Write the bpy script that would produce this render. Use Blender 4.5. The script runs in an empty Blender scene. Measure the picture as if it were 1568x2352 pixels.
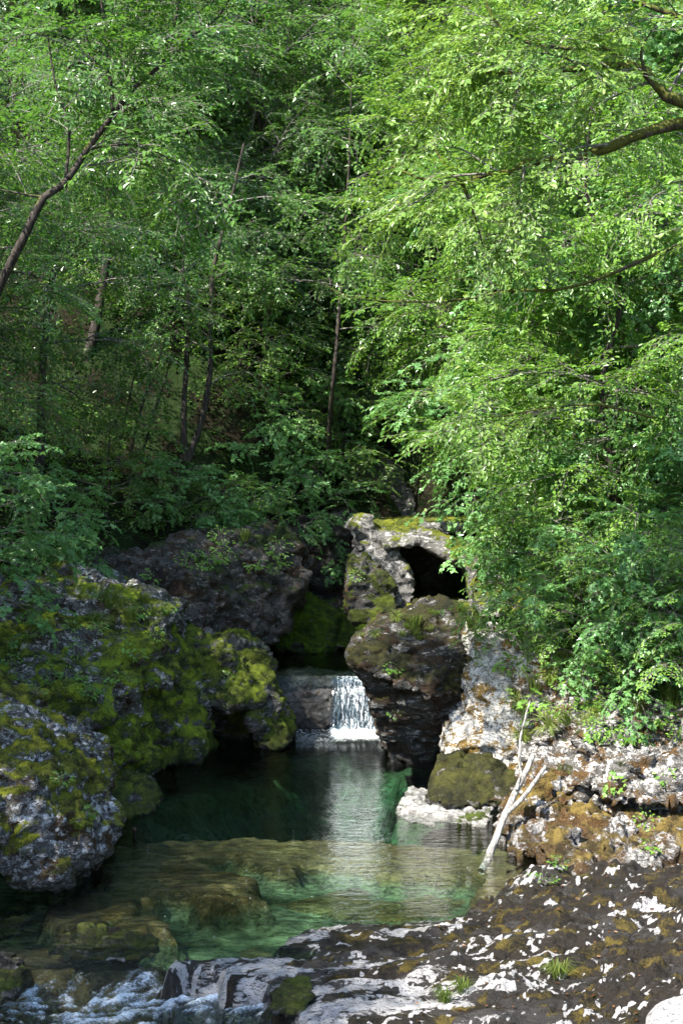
import bpy, bmesh, math, random
import numpy as np
from mathutils import Vector, Matrix
S = bpy.context.scene
COL = S.collection
# ------------------------------------------------------------------ camera
CAMH = 5.0; FPX = 3267.0; HOR = 1100.0           # display space of the photo: 1568 x 2352
PITCH = math.atan((1176 - HOR) / FPX)
cd = bpy.data.cameras.new('camera'); cam = bpy.data.objects.new('camera', cd); COL.objects.link(cam)
cd.sensor_fit = 'VERTICAL'; cd.sensor_height = 36.0; cd.lens = 50.0
cd.clip_end = 600; cd.clip_start = 0.1
cam.location = (0, 0, CAMH); cam.rotation_euler = (math.pi / 2 - PITCH, 0, 0)
S.camera = cam
# ------------------------------------------------------------------ light
SUN_EL = math.radians(49); SUN_AZ = math.radians(-134)   # azimuth measured from +Y towards +X : sun at left, slightly behind the camera
w = bpy.data.worlds.new('World'); S.world = w; w.use_nodes = True
nt = w.node_tree; nt.nodes.clear()
sky = nt.nodes.new('ShaderNodeTexSky'); sky.sky_type = 'NISHITA'; sky.sun_disc = False
sky.sun_elevation = SUN_EL; sky.sun_rotation = SUN_AZ; sky.altitude = 500
bg = nt.nodes.new('ShaderNodeBackground'); bg.inputs['Strength'].default_value = 0.15
wo = nt.nodes.new('ShaderNodeOutputWorld')
nt.links.new(sky.outputs[0], bg.inputs[0]); nt.links.new(bg.outputs[0], wo.inputs[0])
sd = bpy.data.lights.new('sun', 'SUN'); sd.energy = 4.0; sd.angle = math.radians(0.5); sd.color = (1, 0.95, 0.86)
sun = bpy.data.objects.new('sun', sd); COL.objects.link(sun)
sdir = Vector((math.sin(SUN_AZ) * math.cos(SUN_EL), math.cos(SUN_AZ) * math.cos(SUN_EL), math.sin(SUN_EL)))
sun.rotation_euler = sdir.to_track_quat('Z', 'Y').to_euler(); sun.location = (-10, 0, 40)
S.view_settings.view_transform = 'Standard'; S.view_settings.look = 'None'
S.view_settings.exposure = 2.05; S.view_settings.gamma = 1.0
cy = S.cycles
cy.max_bounces = 7; cy.diffuse_bounces = 3; cy.glossy_bounces = 2; cy.transmission_bounces = 4
cy.transparent_max_bounces = 12; cy.caustics_reflective = False; cy.caustics_refractive = False
cy.sample_clamp_indirect = 4.0

# ------------------------------------------------------------------ helpers
def P(u, v, Y):
    """point of the place seen at photo pixel (u,v) at distance Y along the valley"""
    cx = (u - 784) / FPX; cyy = -(v - 1176) / FPX
    d = np.array([cx, math.cos(PITCH) + cyy * math.sin(PITCH), -math.sin(PITCH) + cyy * math.cos(PITCH)])
    return np.array([0, 0, CAMH]) + d * (Y / d[1])
def PZ(u, v, z=0.0):
    cx = (u - 784) / FPX; cyy = -(v - 1176) / FPX
    d = np.array([cx, math.cos(PITCH) + cyy * math.sin(PITCH), -math.sin(PITCH) + cyy * math.cos(PITCH)])
    return np.array([0, 0, CAMH]) + d * ((z - CAMH) / d[2])

G16 = np.array([(1,1,0),(-1,1,0),(1,-1,0),(-1,-1,0),(1,0,1),(-1,0,1),(1,0,-1),(-1,0,-1),(0,1,1),(0,-1,1),(0,1,-1),(0,-1,-1),(1,1,0),(-1,1,0),(0,-1,1),(0,-1,-1)], float)
def pn(Q, seed=0):
    Q = np.asarray(Q, float); I = np.floor(Q).astype(np.int64); F = Q - I
    U = F * F * F * (F * (F * 6 - 15) + 10); out = np.zeros(len(Q))
    for dx in (0, 1):
        wx = U[:, 0] if dx else 1 - U[:, 0]
        for dy in (0, 1):
            wy = U[:, 1] if dy else 1 - U[:, 1]
            for dz in (0, 1):
                wz = U[:, 2] if dz else 1 - U[:, 2]
                h = ((I[:, 0] + dx) * 73856093) ^ ((I[:, 1] + dy) * 19349663) ^ ((I[:, 2] + dz) * 83492791) ^ (seed * 2654435761 & 0xffffffff)
                h = (h ^ (h >> 13)) * 1274126177 & 0x7fffffff; h = (h ^ (h >> 15)) & 15
                g = G16[h]
                out += wx * wy * wz * (g[:, 0] * (F[:, 0] - dx) + g[:, 1] * (F[:, 1] - dy) + g[:, 2] * (F[:, 2] - dz))
    return out
def fbm(Q, o=4, seed=0, gain=.5):
    s = 0; a = 1.
    for k in range(o):
        s = s + a * pn(Q * 2.03 ** k + k * 7.3, seed + k); a *= gain
    return s
def billow(Q, o=4, seed=0, gain=.5):
    s = 0; a = 1.
    for k in range(o):
        s = s + a * (np.abs(pn(Q * 2.07 ** k + k * 5.1, seed + k)) * 2 - .5); a *= gain
    return s
def sstep(a, b, x):
    t = np.clip((x - a) / (b - a), 0, 1); return t * t * (3 - 2 * t)

def worley(Q, seed=0):
    """nearest cell point and its hash"""
    I = np.floor(Q).astype(np.int64); bd = np.full(len(Q), 1e9); bp = np.zeros_like(Q); bh = np.zeros(len(Q), np.int64)
    for dx in (-1, 0, 1):
        for dy in (-1, 0, 1):
            for dz in (-1, 0, 1):
                C = I + [dx, dy, dz]
                h = (C[:, 0] * 73856093) ^ (C[:, 1] * 19349663) ^ (C[:, 2] * 83492791) ^ (seed * 9781)
                h = (h ^ (h >> 13)) * 1274126177 & 0x7fffffff; h = h ^ (h >> 15)
                p = C + np.stack([(h & 255) / 255., ((h >> 8) & 255) / 255., ((h >> 16) & 255) / 255.], 1)
                d = ((Q - p) ** 2).sum(1); m = d < bd
                bd[m] = d[m]; bp[m] = p[m]; bh[m] = h[m]
    return bp, bh

def mk_mesh(name, V, Fs, smooth=False, attrs=None):
    """V (N,3); Fs list of (M,k) int arrays (material index per array optional as tuple)"""
    me = bpy.data.meshes.new(name)
    V = np.ascontiguousarray(V, np.float32)
    me.vertices.add(len(V)); me.vertices.foreach_set('co', V.ravel())
    loops = []; tot = []; mi = []
    for f in Fs:
        m = 0
        if isinstance(f, tuple): f, m = f
        if len(f) == 0: continue
        loops.append(f.ravel()); tot.append(np.full(len(f), f.shape[1], np.int32)); mi.append(np.full(len(f), m, np.int32))
    loops = np.concatenate(loops).astype(np.int32); tot = np.concatenate(tot); mi = np.concatenate(mi)
    me.loops.add(len(loops)); me.loops.foreach_set('vertex_index', loops)
    me.polygons.add(len(tot)); st = np.concatenate([[0], np.cumsum(tot)[:-1]]).astype(np.int32)
    me.polygons.foreach_set('loop_start', st)
    me.polygons.foreach_set('material_index', mi)
    me.polygons.foreach_set('use_smooth', np.full(len(tot), smooth, bool))
    me.update(calc_edges=True); 
    for k, a in (attrs or {}).items():
        at = me.attributes.new(k, 'FLOAT', 'POINT'); at.data.foreach_set('value', np.ascontiguousarray(a, np.float32))
    return me
def link(name, me, mats, parent=None, loc=None):
    o = bpy.data.objects.new(name, me); COL.objects.link(o)
    for m in (mats if isinstance(mats, (list, tuple)) else [mats]):
        if me is not None: me.materials.append(m)
    if parent: o.parent = parent
    if loc is not None: o.location = loc
    return o
def tag(o, label, cat, group=None, kind=None):
    if label: o['label'] = label
    if cat: o['category'] = cat
    if group: o['group'] = group
    if kind: o['kind'] = kind
    return o
def empty(name, loc):
    o = bpy.data.objects.new(name, None); COL.objects.link(o); o.location = loc; o.empty_display_size = .2
    return o
def copy_tree(o, parent=None):
    c = o.copy(); COL.objects.link(c)
    if parent: c.parent = parent
    for ch in list(o.children): copy_tree(ch, c)
    return c

# ------------------------------------------------------------------ node helpers
class NT:
    def __init__(s, name):
        s.m = bpy.data.materials.new(name); s.m.use_nodes = True; s.t = s.m.node_tree; s.t.nodes.clear()
        s.out = s.t.nodes.new('ShaderNodeOutputMaterial')
        s.co = s.t.nodes.new('ShaderNodeTexCoord').outputs['Object']
    def n(s, typ, **kw):
        nd = s.t.nodes.new(typ)
        for k, v in kw.items(): setattr(nd, k, v)
        return nd
    def set(s, sock, v):
        if isinstance(v, bpy.types.NodeSocket): s.t.links.new(v, sock)
        elif isinstance(v, (tuple, list)) and len(v) == 3 and sock.type == 'RGBA': sock.default_value = (*v, 1)
        else: sock.default_value = v
    def math(s, op, a, b=0., c=0., clamp=False):
        nd = s.n('ShaderNodeMath', operation=op, use_clamp=clamp)
        s.set(nd.inputs[0], a); s.set(nd.inputs[1], b); s.set(nd.inputs[2], c); return nd.outputs[0]
    def noise(s, scale, detail=4, rough=.55, vec=None, dist=0.):
        nd = s.n('ShaderNodeTexNoise'); s.set(nd.inputs['Vector'], vec if vec is not None else s.co)
        nd.inputs['Scale'].default_value = scale; nd.inputs['Detail'].default_value = detail
        nd.inputs['Roughness'].default_value = rough; nd.inputs['Distortion'].default_value = dist
        return nd.outputs['Fac']
    def mapv(s, scale=(1,1,1), rot=(0,0,0), vec=None):
        nd = s.n('ShaderNodeMapping'); s.set(nd.inputs['Vector'], vec if vec is not None else s.co)
        nd.inputs['Scale'].default_value = scale; nd.inputs['Rotation'].default_value = rot; return nd.outputs[0]
    def ramp(s, x, a, b):                                   # smooth step
        nd = s.n('ShaderNodeMapRange', interpolation_type='SMOOTHSTEP')
        s.set(nd.inputs['Value'], x); s.set(nd.inputs['From Min'], a); s.set(nd.inputs['From Max'], b); return nd.outputs[0]
    def mix(s, f, a, b):
        nd = s.n('ShaderNodeMix', data_type='RGBA'); s.set(nd.inputs[0], f); s.set(nd.inputs[6], a); s.set(nd.inputs[7], b); return nd.outputs[2]
    def bump(s, h, strength=.5, dist=.05, nrm=None):
        nd = s.n('ShaderNodeBump'); s.set(nd.inputs['Height'], h); nd.inputs['Strength'].default_value = strength
        nd.inputs['Distance'].default_value = dist
        if nrm is not None: s.set(nd.inputs['Normal'], nrm)
        return nd.outputs[0]
    def pbsdf(s, col, rough=.8, nrm=None, spec=.3):
        nd = s.n('ShaderNodeBsdfPrincipled'); s.set(nd.inputs['Base Color'], col); s.set(nd.inputs['Roughness'], rough)
        s.set(nd.inputs['Specular IOR Level'], spec)
        if nrm is not None: s.set(nd.inputs['Normal'], nrm)
        return nd.outputs[0]
    def surf(s, x): s.t.links.new(x, s.out.inputs['Surface']); return s.m
    def mixs(s, f, a, b):
        nd = s.n('ShaderNodeMixShader'); s.set(nd.inputs[0], f); s.t.links.new(a, nd.inputs[1]); s.t.links.new(b, nd.inputs[2]); return nd.outputs[0]
    def attr(s, name):
        return s.n('ShaderNodeAttribute', attribute_name=name).outputs['Fac']

def rock_mat(name, moss=.5, white=.4, brown=.3, mossc=((.018,.028,.006),(.11,.15,.016)), mscale=1.3, wet=0.6,
             grey=(.13,.125,.115), pale=(.60,.585,.55), brownc=(.075,.04,.014), dark=(.022,.02,.016), wscale=6.0, stretch=(1,1,1.6), rot=(0,0,0), mid=.4, cracks=.75, sharp=.07):
    """moss / white / brown: 0..1 share of the surface"""
    k = NT(name)
    geo = k.n('ShaderNodeNewGeometry'); sep = k.n('ShaderNodeSeparateXYZ'); k.set(sep.inputs[0], geo.outputs['Normal'])
    pos = k.n('ShaderNodeSeparateXYZ'); k.set(pos.inputs[0], geo.outputs['Position'])
    nz = sep.outputs['Z']; pz = pos.outputs['Z']
    v = k.mapv(stretch, rot)
    n1 = k.noise(1.1, 6, .6, v); n2 = k.noise(wscale, 6, .65, v, .6); n3 = k.noise(26, 5, .7, v); n4 = k.noise(70, 3, .7)
    # bare stone: grey, pale crusts, dark lichen
    c = k.mix(k.ramp(n1, .35, .65), grey, tuple(a + mid * (b - a) for a, b in zip(grey, pale)))
    lo = .78 - .42 * white
    wm = k.ramp(k.math('ADD', k.math('ADD', n2, k.attr('bare')), k.math('MULTIPLY', k.math('SUBTRACT', n3, .5), .45)), lo, lo + sharp)
    c = k.mix(wm, c, pale)
    sp = k.ramp(k.math('ADD', k.math('MULTIPLY', n3, .6), k.math('MULTIPLY', n4, .4)), .50, .60)
    c = k.mix(k.math('MULTIPLY', sp, .8), c, dark)
    # cracks
    wv = k.n('ShaderNodeVectorMath', operation='ADD'); k.set(wv.inputs[0], k.mapv((.8, .8, 1.7), (.25, .3, 0)))
    nzc = k.n('ShaderNodeTexNoise'); k.set(nzc.inputs['Vector'], k.co); nzc.inputs['Scale'].default_value = 3; nzc.inputs['Detail'].default_value = 4
    sc_ = k.n('ShaderNodeVectorMath', operation='SCALE'); k.set(sc_.inputs[0], nzc.outputs['Color']); sc_.inputs['Scale'].default_value = .55; k.set(wv.inputs[1], sc_.outputs[0])
    vo = k.n('ShaderNodeTexVoronoi', feature='DISTANCE_TO_EDGE'); k.set(vo.inputs['Vector'], wv.outputs[0]); vo.inputs['Scale'].default_value = 2.3
    vo2 = k.n('ShaderNodeTexVoronoi', feature='DISTANCE_TO_EDGE'); k.set(vo2.inputs['Vector'], wv.outputs[0]); vo2.inputs['Scale'].default_value = 7.5
    crk = k.math('MINIMUM', k.ramp(vo.outputs['Distance'], 0, .035), k.math('ADD', k.ramp(vo2.outputs['Distance'], 0, .06), k.ramp(n1, .62, .40)))
    c = k.mix(k.math('MULTIPLY', k.math('SUBTRACT', 1, crk), cracks), c, tuple(x * .6 for x in dark))
    # brown algae and dead moss
    b1 = k.noise(2.6, 6, .6, v, .5)
    bm = k.ramp(k.math('ADD', k.math('SUBTRACT', b1, k.math('MULTIPLY', k.attr('bare'), 1.3)), k.math('MULTIPLY', k.math('SUBTRACT', n3, .5), .5)), .80 - .5 * brown, .88 - .5 * brown)
    bcol = k.mix(k.ramp(n4, .35, .65), tuple(x * .4 for x in brownc), tuple(min(1, x * 1.7) for x in brownc))
    c = k.mix(bm, c, bcol)
    # moss
    m2 = k.noise(9, 5, .7)
    mt = k.math('ADD', k.attr('moss'), k.math('MULTIPLY', k.math('SUBTRACT', m2, .5), .45))
    t = .95 - .62 * moss
    mm = k.ramp(mt, t, t + .09)
    mcol = k.mix(k.ramp(k.math('ADD', k.math('MULTIPLY', k.noise(3.2, 5, .6), .6), k.math('MULTIPLY', k.noise(38, 4, .7), .4)), .40, .62), mossc[0], mossc[1])
    c = k.mix(mm, c, mcol)
    wetm = k.ramp(pz, .45, .05)
    c = k.mix(k.math('MULTIPLY', wetm, wet), c, tuple(x * .7 for x in dark))
    h = k.math('ADD', k.math('MULTIPLY', n3, .6), k.math('MULTIPLY', n4, .4))
    h = k.math('ADD', h, k.math('MULTIPLY', k.math('MULTIPLY', k.noise(120, 2, .8), mm), .8))
    nb = k.bump(n2, .7, .10); nb = k.bump(crk, cracks, .04, nb); nb = k.bump(h, .9, .045, nb)
    rough = k.math('SUBTRACT', .88, k.math('MULTIPLY', wetm, .45))
    k.m['moss_t'] = t; k.m['moss_s'] = mscale
    return k.surf(k.pbsdf(c, rough, nb, .3))

def leaf_mat(name, dark, light, trans, var=.5, gloss=.35, hue=0.02):
    k = NT(name)
    r = k.attr('rnd')
    oi = k.n('ShaderNodeObjectInfo').outputs['Random']
    f = k.math('ADD', k.math('MULTIPLY', r, 1 - var * .3), k.math('MULTIPLY', k.math('SUBTRACT', oi, .5), .55), clamp=True)
    c = k.mix(f, dark, light)
    # a few yellowing leaves
    c = k.mix(k.math('MULTIPLY', k.ramp(r, .965, .99), .5), c, (.26, .26, .03))
    tcol = k.mix(f, tuple(x * .8 for x in trans), trans)
    p = k.n('ShaderNodeBsdfPrincipled'); k.set(p.inputs['Base Color'], c); p.inputs['Roughness'].default_value = gloss
    p.inputs['Specular IOR Level'].default_value = .42
    tr = k.n('ShaderNodeBsdfTranslucent'); k.set(tr.inputs['Color'], tcol)
    ad = k.n('ShaderNodeMixShader'); ad.inputs[0].default_value = .36
    k.t.links.new(p.outputs[0], ad.inputs[1]); k.t.links.new(tr.outputs[0], ad.inputs[2])
    return k.surf(ad.outputs[0])

def bark_mat(name, a, b, moss=0.):
    k = NT(name); v = k.mapv((1, 1, .25))
    n = k.noise(22, 5, .65, v, .8); n2 = k.noise(3, 4)
    c = k.mix(k.ramp(n, .35, .65), a, b)
    if moss:
        geo = k.n('ShaderNodeNewGeometry'); sep = k.n('ShaderNodeSeparateXYZ'); k.set(sep.inputs[0], geo.outputs['Normal'])
        mm = k.ramp(k.math('ADD', n2, k.math('MULTIPLY', sep.outputs['Z'], .15)), .72 - .4 * moss, .80 - .4 * moss)
        c = k.mix(mm, c, k.mix(k.noise(30), (.03, .035, .008), (.12, .12, .02)))
    return k.surf(k.pbsdf(c, .85, k.bump(n, .8, .03), .2))

# ------------------------------------------------------------------ terrain
def xl(y): return np.interp(y, [5, 10, 15, 17.5, 21, 24, 28, 30, 33, 36, 40, 60], [-5.2, -5, -5.4, -5.8, -6.2, -6.2, -5.8, -5.0, -3.2, -1.2, -.3, 1])
def xr(y): return np.interp(y, [5, 10, 13, 17, 19, 21, 23, 25, 28, 33, 36, 40, 60], [6, 6, 5.6, 5.6, 5.8, 5.6, 4.6, 4.0, 3.6, 3.4, 2.6, .8, 1])
def hill(x, y):
    x = np.asarray(x, float); y = np.asarray(y, float)
    dl = xl(y) - x; dr = x - xr(y)
    hl = np.interp(y, [5, 15, 18, 23, 27, 34, 40], [1.2, 1.2, 1.6, 3.0, 3.2, 3.6, 4])
    hr = np.interp(y, [5, 14, 17, 20, 23, 28, 34, 40], [.5, .5, .8, 2.0, 2.4, 3.0, 3.4, 4])
    back = np.maximum(0, y - 36.5); back = .72 * back + .006 * back ** 2
    base = -4 + 5.2 * sstep(33.5, 37, y)
    zl = hl * sstep(0, 1.0, dl) + .55 * np.maximum(0, dl - .8) + .35 * np.maximum(0, dl - 8)
    zr = hr * sstep(0, 1.0, dr) + .75 * np.maximum(0, dr - .8)
    side = np.maximum(sstep(-.4, .3, dl), sstep(-.4, .3, dr))
    z = base * (1 - side) + side * np.where(dl > dr, zl, zr)
    z = z + back + 2.2 * sstep(35.5, 38, y)
    q = np.stack([x, y, z * 0], -1).reshape(-1, 3)
    n = (fbm(q * .35, 4, 3) * .5 + fbm(q * 1.7, 3, 9) * .12).reshape(x.shape)
    return z + n * side + .9 * sstep(38, 44, y) * n

gx = np.concatenate([np.linspace(-75, -12, 50)[:-1], np.linspace(-12, 12, 150), np.linspace(12, 75, 50)[1:]])
gy = np.concatenate([np.linspace(-25, 10, 30)[:-1], np.linspace(10, 48, 220), np.linspace(48, 120, 80)[1:]])
XX, YY = np.meshgrid(gx, gy); ZZ = hill(XX, YY)
def grid_faces(ny, nx):
    i = np.arange((ny - 1) * nx).reshape(ny - 1, nx)[:, :-1].ravel()
    return np.stack([i, i + 1, i + 1 + nx, i + nx], 1)
k = NT('forest_floor')
n1 = k.noise(1.2, 6, .6); n2 = k.noise(14, 5, .7); n3 = k.noise(50, 3, .7)
c = k.mix(k.ramp(n2, .35, .65), (.010, .009, .005), (.032, .027, .014))
c = k.mix(k.ramp(n1, .42, .55), c, (.02, .038, .010))
c = k.mix(k.ramp(n3, .62, .68), c, (.2, .19, .17))
MFLOOR = k.surf(k.pbsdf(c, .95, k.bump(k.math('ADD', n2, k.math('MULTIPLY', n3, .5)), .9, .12), .1))
me = mk_mesh('hillside', np.stack([XX, YY, ZZ], -1).reshape(-1, 3), [grid_faces(len(gy), len(gx))], True)
tag(link('hillside', me, MFLOOR), None, None, kind='structure')

# ------------------------------------------------------------------ riverbed
def seg_sd(px, py, poly):
    poly = np.asarray(poly); n = len(poly); d = np.full(px.shape, 1e9); ins = np.zeros(px.shape, bool)
    for i in range(n):
        a = poly[i]; b = poly[(i + 1) % n]; e = b - a; wx = px - a[0]; wy = py - a[1]
        t = np.clip((wx * e[0] + wy * e[1]) / (e @ e + 1e-12), 0, 1)
        d = np.minimum(d, np.hypot(wx - e[0] * t, wy - e[1] * t))
        c1 = (a[1] > py) != (b[1] > py)
        with np.errstate(divide='ignore', invalid='ignore'):
            xi = (b[0] - a[0]) * (py - a[1]) / (b[1] - a[1] + 1e-12) + a[0]
        ins ^= c1 & (px < xi)
    return np.where(ins, d, -d)
def plan(pts, z=0.): return np.array([PZ(u, v, z)[:2] for u, v in pts])
bx = np.arange(-8, 7, .05); by = np.arange(7, 36.5, .05)
BX, BY = np.meshgrid(bx, by); Q = np.stack([BX, BY, BX * 0], -1).reshape(-1, 3)
wrp = .7 * fbm(Q * .9, 5, 21).reshape(BX.shape)
fx = BX + wrp; fy = BY + .6 * wrp
bed = -.62 + .10 * fbm(Q * np.array([.5, 1.0, 1]), 4, 5).reshape(BX.shape)
deep = seg_sd(fx, fy, plan([(330, 1790), (480, 1735), (700, 1690), (900, 1690), (1010, 1760), (1010, 1840), (900, 1865), (640, 1880), (380, 1870), (340, 1830)]))
bed = np.where(deep > 0, bed - 2.3 * sstep(0, 1.6, deep), bed)
ledge = bed * 0
for pts, top in (([(230, 1880), (520, 1872), (1000, 1878), (1230, 1900), (1200, 1960), (800, 1945), (600, 1925), (420, 1915), (300, 1900)], -.34),
                 ([(240, 1930), (400, 1925), (470, 1960), (620, 1990), (600, 2020), (430, 2005), (330, 2010), (300, 2050), (380, 2070), (370, 2100), (240, 2110), (100, 2060)], -.26),
                 ([(-100, 2100), (230, 2130), (360, 2160), (390, 2200), (360, 2260), (-100, 2260)], -.22),
                 ([(1120, 1960), (1300, 1950), (1300, 2080), (1060, 2080), (1100, 2020)], -.25),
                 ([(640, 1975), (760, 1950), (1000, 1965), (1080, 2000), (900, 1995), (760, 2005)], -.55),
                 ([(560, 2060), (650, 2045), (700, 2090), (600, 2110)], -.58)):
    s_ = seg_sd(fx, fy, plan(pts)); w_ = sstep(-.05, .14, s_); ledge = np.maximum(ledge, w_); bed = np.maximum(bed, bed + (top - bed) * w_)
bed = bed + .035 * billow(Q * np.array([2.2, 4.5, 1]), 4, 8).reshape(BX.shape)
bed = np.where(BY > 29.0, .25 + .1 * wrp, bed)
bed = np.where(BY < 14.9, -.62 + .13 * billow(Q * 1.8, 4, 31).reshape(BX.shape), bed)
k = NT('riverbed_stone')
n1 = k.noise(1.4, 6, .6, k.mapv((.7, 1.4, 1))); n2 = k.noise(7, 6, .7, k.mapv((.7, 1.5, 1))); n3 = k.noise(34, 4, .7)
c = k.mix(k.ramp(k.attr('ledge'), .3, .7), k.mix(k.ramp(n1, .38, .62), (.11, .105, .055), (.23, .22, .13)), k.mix(k.ramp(n1, .38, .62), (.11, .065, .022), (.20, .14, .06)))
c = k.mix(k.math('MULTIPLY', k.ramp(n2, .45, .62), .75), c, (.03, .025, .012))
c = k.mix(k.math('MULTIPLY', k.ramp(n3, .56, .66), .6), c, (.28, .28, .2))
MBED = k.surf(k.pbsdf(c, .9, k.bump(n2, .8, .1), .1))
me = mk_mesh('riverbed', np.stack([BX, BY, bed], -1).reshape(-1, 3), [grid_faces(*BX.shape)], True, {'ledge': (ledge + .25 * fbm(Q * np.array([1.5, 3, 1]), 4, 66).reshape(BX.shape)).ravel()})
tag(link('riverbed', me, MBED), None, None, kind='structure')

# ------------------------------------------------------------------ water
def water_mat(name, absn=(.38, .13, .20), dens=1.0, ripple=(1.2, 3.2), strength=.85, dist=.07, scat=0.0):
    k = NT(name)
    v = k.mapv((ripple[0], ripple[1], 1))
    n = k.math('ADD', k.noise(2.2, 3, .6, v, .3), k.math('MULTIPLY', k.noise(8, 3, .6, v), .45))
    patch = k.ramp(k.noise(.35, 2, .5), .35, .65)
    nb = k.bump(k.math('MULTIPLY', n, k.math('ADD', k.math('MULTIPLY', patch, .7), .3)), strength, dist)
    fr = k.n('ShaderNodeFresnel'); fr.inputs['IOR'].default_value = 1.333; k.set(fr.inputs['Normal'], nb)
    tr = k.n('ShaderNodeBsdfTransparent'); gl = k.n('ShaderNodeBsdfGlossy'); gl.inputs['Roughness'].default_value = .03
    k.set(gl.inputs['Normal'], nb)
    ab = k.n('ShaderNodeVolumeAbsorption')
    mx = max(absn); ab.inputs['Color'].default_value = tuple(1 - a / mx for a in absn) + (1,)
    ab.inputs['Density'].default_value = mx * dens
    k.t.links.new(ab.outputs[0], k.out.inputs['Volume'])
    return k.surf(k.mixs(fr.outputs[0], tr.outputs[0], gl.outputs[0]))
MWATER = water_mat('clear_green_water')
def water_box(name, x0, x1, y0, y1, ztop, zbot, mat):
    bm = bmesh.new()
    vs = [bm.verts.new(p) for p in ((x0,y0,zbot),(x1,y0,zbot),(x1,y1,zbot),(x0,y1,zbot),(x0,y0,ztop),(x1,y0,ztop),(x1,y1,ztop),(x0,y1,ztop))]
    for f in ((3,2,1,0),(4,5,6,7),(0,1,5,4),(1,2,6,5),(2,3,7,6),(3,0,4,7)): bm.faces.new([vs[i] for i in f])
    me = bpy.data.meshes.new(name); bm.to_mesh(me); bm.free()
    return tag(link(name, me, mat), None, None, kind='structure')
LIPY = 15.05
water_box('water', -7.5, 6.2, LIPY, 28.9, 0.0, -4.9, MWATER)
water_box('water', -3.4, 2.0, 28.75, 35.5, 1.01, .05, water_mat('dark_upper_water', strength=.12))

# ------------------------------------------------------------------ rocks
def np_mesh(me):
    n = len(me.vertices); V = np.empty(n * 3, np.float32); me.vertices.foreach_get('co', V)
    E = np.empty(len(me.edges) * 2, np.int32); me.edges.foreach_get('vertices', E)
    return V.reshape(-1, 3).astype(float), E.reshape(-1, 2)
def rock(name, hulls, mat, label, cat='rock', vox=.055, amp=1., seed=1, smooth=8, strata=0., rough=1., group=None, facet=1., mossz=None):
    """hulls: list of (points[(u,v,Y)], back) -> convex pieces, welded, weathered"""
    bm = bmesh.new()
    for pts, back in hulls:
        vs = []
        c = np.mean([P(*p) for p in pts], 0)
        for p in pts:
            a = P(*p); vs.append(bm.verts.new(a))
            b = a + (c - a) * .18; b[1] = a[1] + back; vs.append(bm.verts.new(b))
        r = bmesh.ops.convex_hull(bm, input=vs)
        bad = [g for g in r['geom_interior'] + r['geom_unused'] if isinstance(g, bmesh.types.BMVert)]
        bmesh.ops.delete(bm, geom=list(set(bad)), context='VERTS')
    me = bpy.data.meshes.new('tmp'); bm.to_mesh(me); bm.free()
    o = bpy.data.objects.new('tmp', me); COL.objects.link(o)
    md = o.modifiers.new('r', 'REMESH'); md.mode = 'VOXEL'; md.voxel_size = vox
    dg = bpy.context.evaluated_depsgraph_get(); dg.update()
    m2 = bpy.data.meshes.new_from_object(o.evaluated_get(dg))
    bpy.data.objects.remove(o); bpy.data.meshes.remove(me)
    V, E = np_mesh(m2); deg = np.bincount(E.ravel(), minlength=len(V))[:, None]
    def lap(V, it, f=.6):
        for _ in range(it):
            a = np.stack([np.bincount(E[:, 0], V[E[:, 1], j], len(V)) + np.bincount(E[:, 1], V[E[:, 0], j], len(V)) for j in range(3)], 1)
            V = V + f * (a / deg - V)
        return V
    V = lap(V, smooth)
    def normals(V):
        m2.vertices.foreach_set('co', V.astype(np.float32).ravel()); m2.update()
        N = np.empty(len(V) * 3, np.float32); m2.vertices.foreach_get('normal', N); return N.reshape(-1, 3)
    N = normals(V)
    W = V + .25 * np.stack([fbm(V * .9, 2, seed + 40 + j) for j in range(3)], 1)
    d = .30 * fbm(W * .75, 3, seed) + .13 * billow(W * np.array([1.5, 1.5, 2.2]), 3, seed + 3)
    V = V + N * (d * amp)[:, None]; N = normals(V)
    fs_ = np.array([1.25, 1.25, 1.9]); W = (V + .12 * np.stack([fbm(V * 1.6, 3, seed + 80 + j) for j in range(3)], 1)) * fs_
    cp, ch = worley(W, seed); g = G16[ch & 15] / 1.414
    d = .20 * ((W - cp) * g).sum(1) + .09 * (((ch >> 5) & 63) / 63. - .5)
    W2 = W * 2.7; cp, ch = worley(W2, seed + 5); g = G16[ch & 15] / 1.414
    d = d + .055 * ((W2 - cp) * g).sum(1)
    V = V + N * (d * facet)[:, None]; V = lap(V, 1, .5); N = normals(V)
    W = V + .08 * np.stack([fbm(V * 3, 2, seed + 60 + j) for j in range(3)], 1)
    d = .055 * billow(W * np.array([4.2, 4.2, 6.5]), 3, seed + 7) * rough
    if strata: d = d + strata * (np.abs(pn(W * np.array([.5, .5, 3.4]) + np.array([0, 0, .4]) * V[:, :1], seed + 11)) * 2 - .4)
    V = V + N * d[:, None]; N = normals(V)
    ms = .5 + .25 * fbm(V * mat['moss_s'] * .9, 5, seed + 90) + .2 * N[:, 2]
    if mossz: ms = ms - np.clip(mossz[1] * (V[:, 2] - mossz[0]), -.12, .22)
    mt_ = sstep(mat['moss_t'] - .02, mat['moss_t'] + .16, ms); V = V + N * (mt_ * (.03 + .012 * pn(V * 14, seed)))[:, None]
    base = np.array([V[:, 0].mean(), V[:, 1].mean(), V[:, 2].min()])
    V = V - base
    m2.vertices.foreach_set('co', V.astype(np.float32).ravel())
    m2.polygons.foreach_set('use_smooth', np.ones(len(m2.polygons), bool)); m2.update(); m2.name = name
    m2.materials.clear(); at = m2.attributes.new('moss', 'FLOAT', 'POINT'); at.data.foreach_set('value', ms.astype(np.float32))
    o = link(name, m2, mat, loc=tuple(base)); tag(o, label, cat, group)
    return o

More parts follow.
